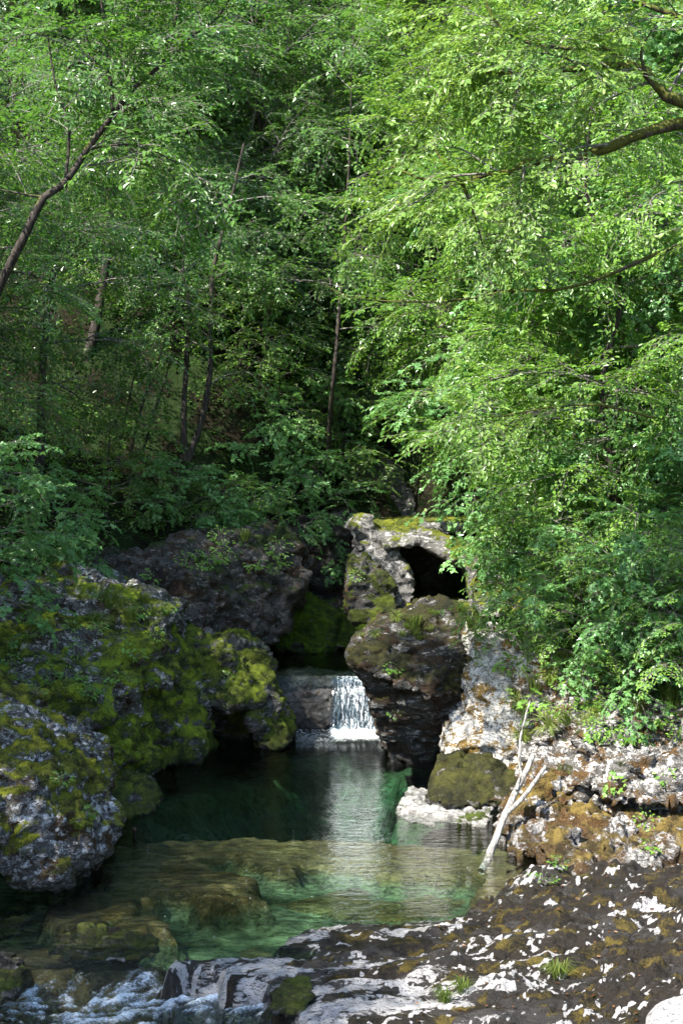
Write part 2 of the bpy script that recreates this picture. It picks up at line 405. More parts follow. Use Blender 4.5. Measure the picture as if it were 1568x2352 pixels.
M_near = rock_mat('rock_near_left', moss=.66, white=.66, brown=.55, mossc=((.03,.032,.006),(.24,.26,.016)), brownc=(.05,.028,.008), grey=(.07,.065,.06), pale=(.58,.57,.57), mid=.2, sharp=.04)
M_lbank = rock_mat('rock_left_bank', moss=.76, white=.58, brown=.5, mossc=((.02,.03,.005),(.25,.33,.016)), grey=(.065,.06,.052), pale=(.50,.49,.47), brownc=(.035,.022,.01), mscale=.9, mid=.2, sharp=.04)
M_mid = rock_mat('rock_left_middle', moss=.72, white=.55, brown=.5, mossc=((.014,.02,.004),(.18,.23,.014)), grey=(.05,.046,.04), pale=(.34,.33,.31), brownc=(.03,.02,.008))
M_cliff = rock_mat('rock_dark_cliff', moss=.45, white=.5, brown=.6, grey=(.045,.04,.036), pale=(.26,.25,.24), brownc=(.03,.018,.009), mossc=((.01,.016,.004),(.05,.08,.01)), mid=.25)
M_slab = rock_mat('rock_green_slab', moss=1.0, white=.2, brown=.3, mossc=((.02,.035,.004),(.13,.22,.01)), grey=(.04,.037,.033))
M_pill = rock_mat('rock_pillar', moss=.70, white=.5, brown=.5, mossc=((.015,.02,.004),(.10,.13,.010)), grey=(.04,.038,.035), pale=(.24,.23,.22))
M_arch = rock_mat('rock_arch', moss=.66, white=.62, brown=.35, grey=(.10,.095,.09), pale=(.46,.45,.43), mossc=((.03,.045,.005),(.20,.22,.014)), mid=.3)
M_ridge = rock_mat('rock_ridge', moss=.45, white=.62, brown=.3, grey=(.10,.095,.09), pale=(.40,.39,.375), mossc=((.03,.045,.005),(.20,.22,.014)), stretch=(1,1,.5), rot=(0,.7,0))
M_back = rock_mat('rock_back', moss=.12, white=.3, brown=.3, grey=(.10,.095,.09), pale=(.22,.21,.20))
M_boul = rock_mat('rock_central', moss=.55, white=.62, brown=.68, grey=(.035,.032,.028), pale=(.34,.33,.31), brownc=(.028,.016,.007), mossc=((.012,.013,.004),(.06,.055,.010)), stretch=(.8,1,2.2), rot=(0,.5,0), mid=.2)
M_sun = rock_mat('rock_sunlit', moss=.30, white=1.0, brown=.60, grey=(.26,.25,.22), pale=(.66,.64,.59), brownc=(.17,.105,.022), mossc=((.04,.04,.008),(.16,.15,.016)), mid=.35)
M_karst = rock_mat('rock_karst', moss=.35, white=.68, brown=.60, grey=(.07,.066,.058), pale=(.52,.50,.48), brownc=(.09,.05,.016), wscale=5, mossc=((.03,.035,.008),(.11,.13,.016)), mid=.2, sharp=.04)
M_lowm = rock_mat('rock_low_moss', moss=.86, white=.62, brown=.5, mossc=((.018,.018,.005),(.075,.075,.012)), grey=(.08,.075,.07), pale=(.36,.345,.33), wet=.3)
M_slabw = rock_mat('rock_white_slab', moss=.36, white=.92, brown=.3, grey=(.16,.15,.135), pale=(.5,.48,.45), wet=.2, cracks=.3)
M_brown = rock_mat('rock_brown_moss', moss=.58, white=.8, brown=.72, mossc=((.035,.022,.006),(.27,.19,.045)), brownc=(.08,.042,.012), grey=(.06,.055,.05), pale=(.48,.46,.44), wet=.4, mscale=2.2)
M_fore = rock_mat('rock_foreground', moss=.50, white=.42, brown=.78, mossc=((.010,.008,.003),(.15,.11,.022)), grey=(.017,.014,.011), pale=(.40,.385,.375), brownc=(.012,.008,.004), wscale=2.6, mscale=4.5, stretch=(.55,1.9,1.5), rot=(0,0,.35), wet=.1, dark=(.008,.006,.005), mid=.05, cracks=.18, sharp=.03)
M_pale = rock_mat('rock_pale_smooth', moss=0, white=1, brown=.0, grey=(.3,.29,.28), pale=(.38,.37,.36), cracks=.0)

rock('boulder', [([(-110,1790,16.4),(20,1755,17.0),(120,1800,17.2),(185,1900,17.2),(228,1975,17.3),(205,2015,17.5),(120,2045,17.2),(40,1995,16.8),(-110,1950,16.4)],2.2),
     ([(-110,1570,18.8),(10,1618,19.0),(100,1672,19.1),(170,1720,19.2),(212,1775,19.3),(245,1830,19.4),(222,1870,19.2),(90,1905,17.8),(-110,1870,17.0)],2.0)],
     M_near, 'large overhanging boulder at the lower left, grey on top with brown-green moss over its front', 'boulder', .045, .7, 2, 8, facet=.7)
rock('rock_bank', [([(-160,1370,24.5),(0,1362,25),(120,1338,25.4),(330,1368,25.4),(392,1405,25),(405,1540,24),(300,1640,22.6),(100,1720,20.6),(-160,1680,20.2)],3.4),
     ([(80,1560,22.6),(300,1530,23.6),(345,1640,23.2),(366,1705,23.0),(342,1800,22.6),(280,1830,21.9),(180,1760,21.2),(100,1640,21.8)],2.2),
     ([(310,1480,24.4),(392,1440,25),(440,1580,24.9),(462,1745,25.1),(400,1775,24.9),(350,1770,24.2)],2.4),
     ([(340,1375,25.6),(400,1385,26),(430,1470,26),(340,1480,25.6)],2)],
     M_lbank, 'broad sloping rock bank on the left, bright green moss low down, grassy crest', 'rock', .055, .9, 5, 6, .03, mossz=(1.3, .10))
rock('mossy_rock', [([(385,1458,26.2),(470,1476,26.4),(545,1488,26.6),(605,1522,26.8),(632,1580,26.6),(615,1625,26.0),(440,1630,25.6),(385,1600,25.4)],2.4),
     ([(585,1560,26.4),(632,1590,26.6),(650,1650,26.4),(668,1700,26.3),(645,1728,26.2),(592,1735,26.2),(575,1650,26.1)],1.8),
     ([(430,1600,27.6),(600,1600,27.6),(600,1745,27.6),(430,1745,27.6)],1.6)],
     M_mid, 'rounded moss-covered rock with a dark hollow at the waterline, left of the waterfall', 'rock', .05, .6, 9, 5)
rock('stone', [([(636,1612,27.2),(652,1608,27.2),(664,1640,27.1),(668,1690,27.0),(640,1695,27)],.7)], M_arch, 'small white-topped stone at the right foot of the mossy rock with the hollow', 'rock', .04, .25, 12, 2, facet=.35)
rock('stone', [([(225,1810,21.6),(262,1792,21.7),(320,1805,21.6),(345,1838,21.4),(362,1868,21.2),(330,1882,20.9),(240,1886,20.7)],1.3)], M_mid, 'low dull green stone at the water edge beside the large left boulder', 'rock', .04, .25, 14, 3, facet=.35)
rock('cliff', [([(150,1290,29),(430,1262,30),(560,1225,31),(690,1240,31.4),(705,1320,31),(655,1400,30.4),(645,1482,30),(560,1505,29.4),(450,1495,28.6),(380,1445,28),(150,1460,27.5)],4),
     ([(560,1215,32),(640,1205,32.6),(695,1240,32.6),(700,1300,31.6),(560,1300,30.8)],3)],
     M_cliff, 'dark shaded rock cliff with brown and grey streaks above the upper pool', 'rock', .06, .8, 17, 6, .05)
rock('rock_slab', [([(640,1358,33.2),(668,1362,33.5),(740,1395,33.6),(820,1435,33.6),(858,1470,33.5),(850,1492,33),(720,1500,32.6),(636,1490,32.4)],2)],
     M_slab, 'slanting slab of vivid green moss behind the upper pool', 'rock', .055, .35, 19, 4)
rock('rock_wall', [([(680,1190,36),(815,1170,36.5),(830,1400,36),(680,1420,35.5)],3), ([(690,1400,35),(830,1380,35),(880,1500,34.6),(700,1500,34.6)],2)], M_cliff, 'nearly black rock wall in deep shade behind the green slab', 'rock', .08, .8, 21, 4)
rock('boulder', [([(800,1288,31.2),(842,1272,31.4),(888,1310,31.2),(916,1365,30.9),(918,1440,30.7),(800,1440,30.6),(786,1350,31)],1.4)],
     M_pill, 'upright mossy boulder left of the rock arch', 'boulder', .05, .4, 23, 5, facet=.6)
rock('rock_ridge', [([(800,1212,32.8),(832,1196,33),(880,1226,32.9),(912,1275,32.6),(958,1355,32.2),(950,1385,32),(865,1410,31.8),(822,1290,32.6)],1.6)],
     M_ridge, 'white and grey rock ridge running down beside the dark arch opening', 'rock', .05, .5, 25, 4, .03)
rock('rock_arch', [([(862,1222,32.6),(905,1214,32.6),(962,1212,32.5),(972,1246,32.2),(930,1254,32.2),(885,1266,32.3)],3.2),
      ([(950,1214,32.5),(1015,1228,32.3),(1070,1255,32),(1086,1316,31.8),(1060,1306,31.8),(1015,1272,32),(962,1248,32.2)],3.2),
      ([(1062,1258,32),(1100,1250,31.6),(1180,1210,31.4),(1240,1250,31),(1260,1420,29.6),(1100,1420,30.2),(1085,1370,31),(1080,1300,31.8)],3.4),
            ([(850,1200,33.4),(1130,1200,33.4),(1130,1226,33.4),(850,1226,33.4)],4.2),  # added roof slab, shuts sunlight out of the opening behind the arch
      ([(930,1388,32.0),(980,1384,32.4),(1090,1388,32),(1100,1440,31),(930,1440,31)],2)],
     M_arch, 'sunlit natural rock arch with moss on top over a black opening', 'rock', .045, .2, 27, 2, rough=.7, facet=.3)
rock('rock_wall', [([(830,1420,36.8),(1160,1420,36.8),(1160,1195,36.8),(830,1195,36.8)],1.2)], M_cliff, 'dark rock at the back of the arch opening', 'rock', .09, .4, 28, 4)  # dark cliff material puts the shade of the opening into the wall colour
rock('cliff', [([(780,1085,38.5),(850,1062,39),(1000,1066,39),(1010,1150,38.4),(985,1235,37.6),(800,1230,37.6)],4)], M_back, 'smooth grey cliff face under the trees above the arch', 'rock', .08, .5, 29, 6)
rock('rock_ledge', [([(600,1556,29.3),(660,1546,29.7),(740,1552,29.6),(776,1570,29.3),(790,1574,28.8),(900,1572,28.7),(905,1690,28.4),(610,1690,28.4),(604,1600,28.6)],1.6)],
     rock_mat('rock_fall_ledge', moss=.25, white=.35, brown=.4, grey=(.06,.055,.05), pale=(.4,.39,.37)), 'dark rock ledge the waterfall drops over', 'rock', .04, .18, 31, 3, facet=.35)
rock('boulder', [([(800,1500,24.6),(840,1462,24.8),(895,1425,25.2),(965,1405,25.6),(1045,1385,26.2),(1098,1425,26),(1112,1540,25),(1100,1610,24.6),(980,1600,24.0),(870,1560,24.0),(812,1525,24.2)],2.6),
      ([(815,1530,24.3),(960,1560,24.1),(1090,1600,24.6),(1075,1650,25.0),(1062,1700,25.2),(1035,1768,25.3),(905,1768,25.2),(880,1700,25.2),(858,1640,25.0)],2)],
     M_boul, 'big dark undercut boulder leaning over the pool right of the waterfall', 'boulder', .04, .4, 33, 5, .02, .8, facet=.7)
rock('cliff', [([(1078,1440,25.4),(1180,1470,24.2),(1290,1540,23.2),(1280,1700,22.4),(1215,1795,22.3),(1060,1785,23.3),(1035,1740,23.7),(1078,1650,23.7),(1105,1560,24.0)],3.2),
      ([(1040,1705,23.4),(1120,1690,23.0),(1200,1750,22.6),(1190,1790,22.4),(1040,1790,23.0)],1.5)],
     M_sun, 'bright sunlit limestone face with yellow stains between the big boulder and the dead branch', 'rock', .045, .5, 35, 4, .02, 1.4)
rock('rock', [([(990,1845,21.8),(1015,1785,22.1),(1055,1756,22.3),(1130,1756,22.2),(1200,1790,22.0),(1200,1850,21.4),(1000,1860,21.4)],1.4)],
     M_lowm, 'low mossy rock at the foot of the sunlit limestone face', 'rock', .035, .3, 37, 3, facet=.7)
rock('rock_slab', [([(905,1872,21.3),(935,1850,21.6),(1040,1843,22),(1190,1842,22),(1210,1890,20.6),(1100,1902,20.4),(960,1896,20.7)],1.2)],
     M_slabw, 'flat white rock slab lying at the pool edge behind the dead branch', 'rock', .03, .12, 39, 2, facet=.4)
rock('cliff', [([(1215,1545,23.2),(1300,1560,22.4),(1480,1620,21.6),(1700,1650,21),(1700,1860,19.4),(1420,1872,19.4),(1310,1830,20.0),(1245,1800,20.9),(1205,1720,22.2)],4),
      ([(1330,1700,20.4),(1500,1720,19.8),(1700,1740,19.4),(1700,1850,18.9),(1400,1850,19.2),(1320,1800,19.8)],2)],
     M_karst, 'pitted white and brown limestone cliff under the bushes on the right bank', 'rock', .045, .55, 41, 3, .03, 2.2)
rock('rock_ledge', [([(1150,1955,19.0),(1185,1870,19.9),(1240,1800,20.6),(1300,1810,20.4),(1290,1940,18.8),(1180,1990,18.4)],1.4),
      ([(1235,1830,20.4),(1310,1800,20.6),(1420,1850,20.2),(1700,1850,20),(1700,2060,16.6),(1400,2100,16.6),(1250,2010,17.8),(1240,1930,18.8)],2.2)],
     M_brown, 'stepped ledge of orange-brown moss on the right bank below the limestone cliff', 'rock', .04, .45, 43, 4, .04, 1.6)

# foreground shelf as a thick weathered sheet
shelf = plan([(385,2226),(430,2212),(490,2202),(560,2196),(640,2205),(720,2200),(700,2182),(650,2172),(660,2150),(720,2130),(860,2118),(960,2112),(1060,2108),(1110,2066),(1190,2010),(1250,2012),(1400,2010),(1900,2000),(2300,2700),(900,2700)], 0)
shelf = np.concatenate([shelf, plan([(700,2420),(650,2350),(600,2305),(510,2280),(440,2262)], -.25)])
SG = .022; sx = np.arange(-2.4, 6.5, SG); sy = np.arange(9.0, 19.2, SG)
SX, SY = np.meshgrid(sx, sy); Q = np.stack([SX, SY, SX * 0], -1).reshape(-1, 3)
ca, sa = math.cos(.35), math.sin(.35)
QR = np.stack([Q[:, 0] * ca + Q[:, 1] * sa, -Q[:, 0] * sa + Q[:, 1] * ca, Q[:, 2]], 1)
wv = .13 * fbm(Q * 1.8, 3, 71).reshape(SX.shape)
sdd = seg_sd(SX + wv, SY + wv * .6, shelf)
top = .05 + .045 * np.maximum(0, SX - .4) ** 1.3 + .05 * (SY < 13)
lay = billow(QR * np.array([.75, 1.7, 1]), 4, 77, .5).reshape(SX.shape)
fine = billow(QR * np.array([3.5, 7, 1]), 3, 79, .55).reshape(SX.shape)
amp = .5 + .5 * sstep(.3, 2.5, SX)
sz = np.where(sdd > 0, top * sstep(0, .45, sdd) + .02, -1.2 * sstep(0, .35, -sdd)) + (.15 * lay + .045 * fine) * np.where(sdd > -.1, 1, .2) * amp
ter = sz * 9; sz = sz + .35 * (np.floor(ter) + sstep(.3, .8, ter - np.floor(ter)) - ter) / 9
bare = .5 * (sstep(1.7, .5, SX + .5 * (SY - 14)) * sstep(-.25, .2, fbm(QR * np.array([.8, 2.0, 1]), 3, 55).reshape(SX.shape))).ravel()
wq = QR + .12 * np.stack([fbm(QR * 3, 3, 61), fbm(QR * 3, 3, 62), QR[:, 0] * 0], 1)
spk = np.maximum(fbm(wq * np.array([4.2, 10, 1]), 5, 58, .66), fbm(wq * np.array([1.6, 4.0, 1]), 5, 158, .6) - .06) + .55 * fbm(QR * np.array([.7, 1.1, 1]), 3, 59); bare = np.maximum(bare, sstep(.47, .60, spk))
msf = .5 + .25 * fbm(QR * np.array([3.2, 5.5, 1]), 5, 97).reshape(SX.shape)
sz = sz + .03 * sstep(M_fore['moss_t'] - .02, M_fore['moss_t'] + .12, msf)
cp, ch = worley(np.stack([QR[:, 0] * 1.5 + wv.ravel(), QR[:, 1] * 3.2 + 2 * wv.ravel(), Q[:, 2]], 1) + .15 * fbm(Q * 5, 2, 3)[:, None], 7)
sz = sz + (.045 * (((ch >> 5) & 63) / 63. - .5)).reshape(SX.shape) * sstep(0, 1.6, SX) * np.where(sdd > 0, 1, .3)
me = mk_mesh('rock_shelf', np.stack([SX, SY, sz], -1).reshape(-1, 3), [grid_faces(*SX.shape)], True, {'moss': (msf + .12).ravel() - .35 * bare, 'bare': .32 * bare})
tag(link('rock_shelf', me, M_fore), 'wide low rock shelf across the lower right foreground, dark moss broken by white stone patches', 'rock')
rock('rock', [([(100,2190,15.2),(140,2168,15.4),(230,2160,15.5),(330,2172,15.3),(380,2192,15.1),(330,2208,14.8),(180,2222,14.6)],.5)], M_mid, 'flat dark rock parting the water at the top of the rapids', 'rock', .025, .1, 51, 2, facet=.35)
rock('rock', [([(150,2212,14.8),(250,2205,14.9),(330,2212,14.8),(310,2232,14.5),(160,2240,14.4)],.4)], M_lowm, 'pinkish wet stone just below the flat rock in the rapids', 'rock', .025, .08, 52, 2, facet=.35)
rock('rock', [([(-60,2235,14.2),(10,2232,14.3),(40,2262,14.1),(50,2300,13.7),(0,2330,13.4),(-60,2330,13.4)],.6)], M_mid, 'brown wet rock at the left edge of the rapids', 'rock', .03, .12, 53, 2, facet=.35)
rock('rock', [([(580,2322,13.2),(650,2300,13.5),(720,2300,13.5),(700,2340,13.2),(600,2345,13.0)],.5)], M_mid, 'small dark mossy rock at the bottom between the rapids and the shelf', 'rock', .025, .1, 54, 2, facet=.35)
rock('rock', [([(-60,2142,16.0),(20,2132,16.2),(55,2150,16.0),(40,2166,15.8),(-60,2175,15.7)],.5)], M_mid, 'small dark rock at the left picture edge above the rapids', 'rock', .025, .1, 55, 2, facet=.35)
rock('stone', [([(1500,2440,9.2),(1520,2395,9.2),(1570,2362,9.4),(1670,2325,9.4),(1720,2480,9),(1500,2480,9)],.6)], M_pale, 'smooth pale stone filling the bottom right corner', 'rock', .03, .06, 56, 8, 0, .1, facet=0)

# ------------------------------------------------------------------ rapids
rx = np.arange(-7, 1.9, .025); ry = np.arange(8.6, LIPY + .12, .025)
RX, RY = np.meshgrid(rx, ry); Q = np.stack([RX, RY, RX * 0], -1).reshape(-1, 3)
QS = np.stack([Q[:, 0] * .9 + Q[:, 1] * .5, Q[:, 1] * .9 - Q[:, 0] * .5, Q[:, 2]], 1)
drop = sstep(LIPY - .05, LIPY - .75, RY)
n1 = fbm(QS * np.array([1.2, 2.4, 1]), 4, 91).reshape(RX.shape); n2 = fbm(QS * np.array([5, 9, 1]), 4, 93, .6).reshape(RX.shape)
rz = -.005 - .30 * drop + (.10 * n1 + .045 * n2) * (.12 + .88 * drop)
rz = np.where(RY > LIPY - .02, np.minimum(rz, -.006), rz)
cen = np.array([PZ(160, 2250, -.3)[0], PZ(160, 2250, -.3)[1]])
fo = np.exp(-(((RX - cen[0] - .5) / 2.2) ** 2 + ((RY - cen[1] + .35) / 1.25) ** 2)) 
foam = np.clip(fo * 1.0 * drop + .6 * n1 * drop + .6 * n2 * (.2 + drop) - .36, 0, 1)
k = NT('rapids_water')
fa = k.attr('foam'); nz = k.noise(38, 4, .7, k.mapv((1, 1.6, 1), (0, 0, .5)))
fm = k.math('ADD', fa, k.math('MULTIPLY', k.math('SUBTRACT', nz, .5), 1.5)); fm = k.ramp(fm, .25, 1.25)
nb = k.bump(k.noise(20, 4, .65, k.mapv((1, 2, 1), (0, 0, .5))), .7, .06)
fr = k.n('ShaderNodeFresnel'); fr.inputs['IOR'].default_value = 1.333; k.set(fr.inputs['Normal'], nb)
tr = k.n('ShaderNodeBsdfTransparent'); tr.inputs[0].default_value = (.62, .72, .68, 1)
gl = k.n('ShaderNodeBsdfGlossy'); gl.inputs['Roughness'].default_value = .08; k.set(gl.inputs['Normal'], nb)
MRAP = k.surf(k.mixs(fm, k.mixs(fr.outputs[0], tr.outputs[0], gl.outputs[0]), k.pbsdf((.66, .73, .78), .5, nb, .4)))
me = mk_mesh('rapids', np.stack([RX, RY, rz], -1).reshape(-1, 3), [grid_faces(*RX.shape)], True, {'foam': foam.ravel()})
tag(link('rapids', me, MRAP), None, None, kind='structure')

# ------------------------------------------------------------------ waterfall
k = NT('falling_water')
v = k.mapv((14, 6, 1.6)); a = k.noise(2.6, 5, .65, v, .3); b = k.noise(60, 3, .7, k.mapv((1, 1, .35)))
fm = k.ramp(k.math('ADD', k.math('MULTIPLY', a, .75), k.math('MULTIPLY', b, .35)), k.math('SUBTRACT', .64, k.math('MULTIPLY', k.attr('edge'), .11)), k.math('SUBTRACT', .74, k.math('MULTIPLY', k.attr('edge'), .10)))
gl = k.n('ShaderNodeBsdfGlossy'); gl.inputs['Roughness'].default_value = .15
tr = k.n('ShaderNodeBsdfTransparent'); tr.inputs[0].default_value = (.55, .62, .64, 1)
MFALL = k.surf(k.mixs(fm, k.mixs(.10, tr.outputs[0], gl.outputs[0]), k.pbsdf((.72, .77, .82), .4, k.bump(a, .8, .05), .4)))
def fall_sheet(u0, u1, off, seed, n=110, m=90):
    X = []; 
    A = P(u0, 1556, 28.75); B = P(u1, 1556, 28.75)
    s = np.linspace(0, 1, n); t = np.linspace(0, 1, m); Sx, T = np.meshgrid(s, t)
    x = A[0] + (B[0] - A[0]) * Sx; x = x + (Sx - .5) * .12 * T + .02 * T
    z = 1.02 - 1.05 * T ** 1.5
    y = 28.75 - .12 - off - .62 * T ** .75
    q = np.stack([Sx * 9, T * 1.3, Sx * 0 + seed], -1).reshape(-1, 3)
    d = billow(q, 3, seed).reshape(Sx.shape)
    y = y - .07 * d * (.2 + T); x = x + .015 * d
    return np.stack([x, y, z], -1).reshape(-1, 3), grid_faces(m, n)
VV = []; FF = []; o_ = 0
for (a, b_, of, sdn) in ((762, 872, 0, 3), (768, 868, .07, 8), (775, 862, .13, 15)):
    Vv, Ff = fall_sheet(a, b_, of, sdn); VV.append(Vv); FF.append(Ff + o_); o_ += len(Vv)
# lip sheet from the upper pool to the edge
ed = np.tile((np.minimum(np.linspace(0, 1, 110), 1 - np.linspace(0, 1, 110)) * 7).clip(0, 1)[None], (90, 1)).ravel()
tag(link('waterfall', mk_mesh('waterfall', np.concatenate(VV), FF, True, {'edge': np.concatenate([ed] * 3)}), MFALL), 'small white waterfall between the dark ledge and the big boulder', 'waterfall', kind='structure')
# foam where it lands and drifting flecks
rng = np.random.default_rng(5)
def flecks(pts, size, z):
    n = len(pts); ang = np.linspace(0, 2 * np.pi, 6)[:-1]
    r = size[:, None] * rng.uniform(.5, 1.2, (n, 5)); rot = rng.uniform(0, 6, n)[:, None]
    X = pts[:, 0, None] + r * np.cos(ang + rot) * 1.5; Y = pts[:, 1, None] + r * np.sin(ang + rot)
    V = np.stack([X, Y, np.full_like(X, z)], -1); T = V.mean(1, keepdims=True) + np.array([0, 0, .006])
    V = np.concatenate([V, T], 1).reshape(-1, 3)
    i = np.arange(n)[:, None] * 6; F = np.concatenate([np.stack([i[:, 0] + a, i[:, 0] + (a + 1) % 5, i[:, 0] + 5], 1) for a in range(5)])
    return V, F
pp = []; ss = []
for (u0, u1, v0, v1, n, sz_) in ((680, 890, 1676, 1704, 420, .014), (240, 1150, 1900, 2190, 30, .006)):
    for _ in range(n):
        q = PZ(rng.uniform(u0, u1), v0 + (v1 - v0) * rng.uniform(0, 1) ** 1.3, 0); pp.append(q[:2]); ss.append(sz_ * rng.uniform(.4, 1.3))
V, F = flecks(np.array(pp), np.array(ss), .004)
k = NT('foam'); MFOAM = k.surf(k.pbsdf((.42, .46, .46), .6))
tag(link('foam_flecks', mk_mesh('foam_flecks', V, [F]), MFOAM), 'white foam flecks drifting on the dark pool', 'foam', kind='stuff')
# churned foam apron
n, m = 90, 30
A = PZ(748, 1676, 0); B = PZ(882, 1676, 0)
sx_, ty = np.meshgrid(np.linspace(0, 1, n), np.linspace(0, 1, m))
X = A[0] + (B[0] - A[0]) * sx_; Y = 28.3 - 1.9 * ty
q = np.stack([X * 6, Y * 6, X * 0], -1).reshape(-1, 3); nn = fbm(q, 4, 41, .6).reshape(X.shape)
edge = np.minimum(np.minimum(sx_, 1 - sx_) * 6, 1) * (1 - ty ** 2)
Z = .02 + (.05 + .07 * nn) * edge
k = NT('churned_foam'); fa = k.attr('foam'); fm = k.ramp(k.math('ADD', fa, k.math('MULTIPLY', k.math('SUBTRACT', k.noise(30, 4, .7), .5), 1.0)), .3, .6)
tr = k.n('ShaderNodeBsdfTransparent')
MCH = k.surf(k.mixs(fm, tr.outputs[0], k.pbsdf((.8, .87, .88), .5)))
tag(link('splash_foam', mk_mesh('splash_foam', np.stack([X, Y, Z], -1).reshape(-1, 3), [grid_faces(m, n)], True, {'foam': (edge * 1.1 * (1 - .5 * ty)).ravel()}), MCH), None, None, kind='structure')

# ------------------------------------------------------------------ foliage
LEAF = {
 'ovate': (np.array([(0,0,0),(.32,.25,.05),(.75,.19,.02),(1,0,-.12),(.75,-.19,.02),(.32,-.25,.05)], float), [np.array([[0,3,2,1]]), np.array([[0,5,4,3]])]),
 'rhomb': (np.array([(0,0,0),(.45,.27,.05),(1,0,-.1),(.45,-.27,.05)], float), [np.array([[0,2,1]]), np.array([[0,3,2]])]),
 'lobed': (np.array([(0,0,0),(.25,.12,.03),(.35,.5,0),(.5,.16,.03),(1,0,-.1),(.5,-.16,.03),(.35,-.5,0),(.25,-.12,.03),(.0,.3,.02),(0,-.3,.02)], float),
           [np.array([[0,1,2,8],[0,5,4,3],[0,9,6,7]]), np.array([[0,3,2,1],[0,7,6,5]])]),
}
def leaf_mesh(pos, Fr, sc, rnd, kind):
    T, fs = LEAF[kind]; n = len(pos); kv = len(T)
    V = np.einsum('nij,kj->nki', Fr, T) * sc[:, None, None] + pos[:, None, :]
    off = (np.arange(n) * kv)[:, None, None]
    F = [(f[None] + off).reshape(-1, f.shape[1]) for f in fs]
    by = {}
    for f in F: by.setdefault(f.shape[1], []).append(f)
    return V.reshape(-1, 3), [np.concatenate(v) for v in by.values()], np.repeat(rnd, kv)
def frames(d, up):
    d = d / np.linalg.norm(d, axis=-1, keepdims=True)
    s = np.cross(up, d); s = s / (np.linalg.norm(s, axis=-1, keepdims=True) + 1e-9); u = np.cross(d, s)
    return np.stack([d, s, u], -1)
def make_spray(rng, L=.8, nsub=7, per=7, lsz=.075, droop=.25):
    pos = []; dr = []; sz = []; segs = []
    def twig(p0, d0, ln, n):
        p = np.array(p0, float); d = np.array(d0, float); pr = p.copy()
        for i in range(n):
            d = d + np.array([0, 0, -droop / n]) + rng.normal(0, .05, 3) * [1, 1, .6]; d /= np.linalg.norm(d)
            p = p + d * ln / n; s = 1 if i % 2 else -1
            side = np.array([-d[1], d[0], 0]) * s
            ld = d * .6 + side * rng.uniform(.6, 1.1) + np.array([0, 0, rng.uniform(-.38, .15)])
            pos.append(p.copy()); dr.append(ld); sz.append(lsz * rng.uniform(.6, 1.2))
            if n > 5 and i == n - 1: pos.append(p.copy()); dr.append(d + [0, 0, -.2]); sz.append(lsz)
        segs.append((pr, p.copy()))
    main = [np.zeros(3)]; d = np.array([1., 0, .12])
    for i in range(nsub):
        d = d + np.array([0, rng.normal(0, .08), -droop * .25]); d /= np.linalg.norm(d)
        main.append(main[-1] + d * L / nsub); s = 1 if i % 2 else -1
        a = rng.uniform(.6, 1.0); sd_ = np.array([math.cos(a) * d[0] , s * math.sin(a), d[2] + rng.uniform(-.15, .2)])
        twig(main[-1], sd_, L * rng.uniform(.3, .55) * (1 - .4 * i / nsub), max(3, int(per * (1 - .35 * i / nsub))))
    twig(main[-1], d, L * .3, per)
    for a, b in zip(main[:-1], main[1:]): segs.append((a, b))
    pos = np.array(pos); dr = np.array(dr); up = np.array([0, 0, 1.]) + rng.normal(0, .45, (len(pos), 3))
    return pos, frames(dr, up), np.array(sz), np.array(segs)

def tube(pts, rad, sides=6):
    pts = np.asarray(pts, float); n = len(pts)
    d = np.gradient(pts, axis=0); up = np.where(np.abs(d[:, 2:3]) > .9 * np.linalg.norm(d, axis=1, keepdims=True), [[1., 0, 0]], [[0, 0, 1.]])
    Fm = frames(d, up); a = np.linspace(0, 2 * np.pi, sides + 1)[:-1]
    ring = np.stack([a * 0, np.cos(a), np.sin(a)], -1)
    V = np.einsum('nij,kj->nki', Fm, ring) * np.asarray(rad)[:, None, None] + pts[:, None]
    i = np.arange(n - 1)[:, None] * sides; j = np.arange(sides)[None]; j2 = (j + 1) % sides
    F = np.stack([i + j, i + j2, i + sides + j2, i + sides + j], -1).reshape(-1, 4)
    return V.reshape(-1, 3), F
def resample(pts, step):
    pts = np.asarray(pts, float); n = len(pts)
    if n > 2:                                            # Catmull-Rom
        e = np.concatenate([[2 * pts[0] - pts[1]], pts, [2 * pts[-1] - pts[-2]]]); out = []
        for i in range(1, n):
            p0, p1, p2, p3 = e[i - 1], e[i], e[i + 1], e[i + 2]; m = max(2, int(np.linalg.norm(p2 - p1) / step))
            for t in np.linspace(0, 1, m, endpoint=False):
                out.append(.5 * ((2 * p1) + (p2 - p0) * t + (2 * p0 - 5 * p1 + 4 * p2 - p3) * t ** 2 + (3 * p1 - p0 - 3 * p2 + p3) * t ** 3))
        out.append(pts[-1]); return np.array(out)
    m = max(2, int(np.linalg.norm(pts[1] - pts[0]) / step)); return pts[0] + (pts[1] - pts[0]) * np.linspace(0, 1, m + 1)[:, None]

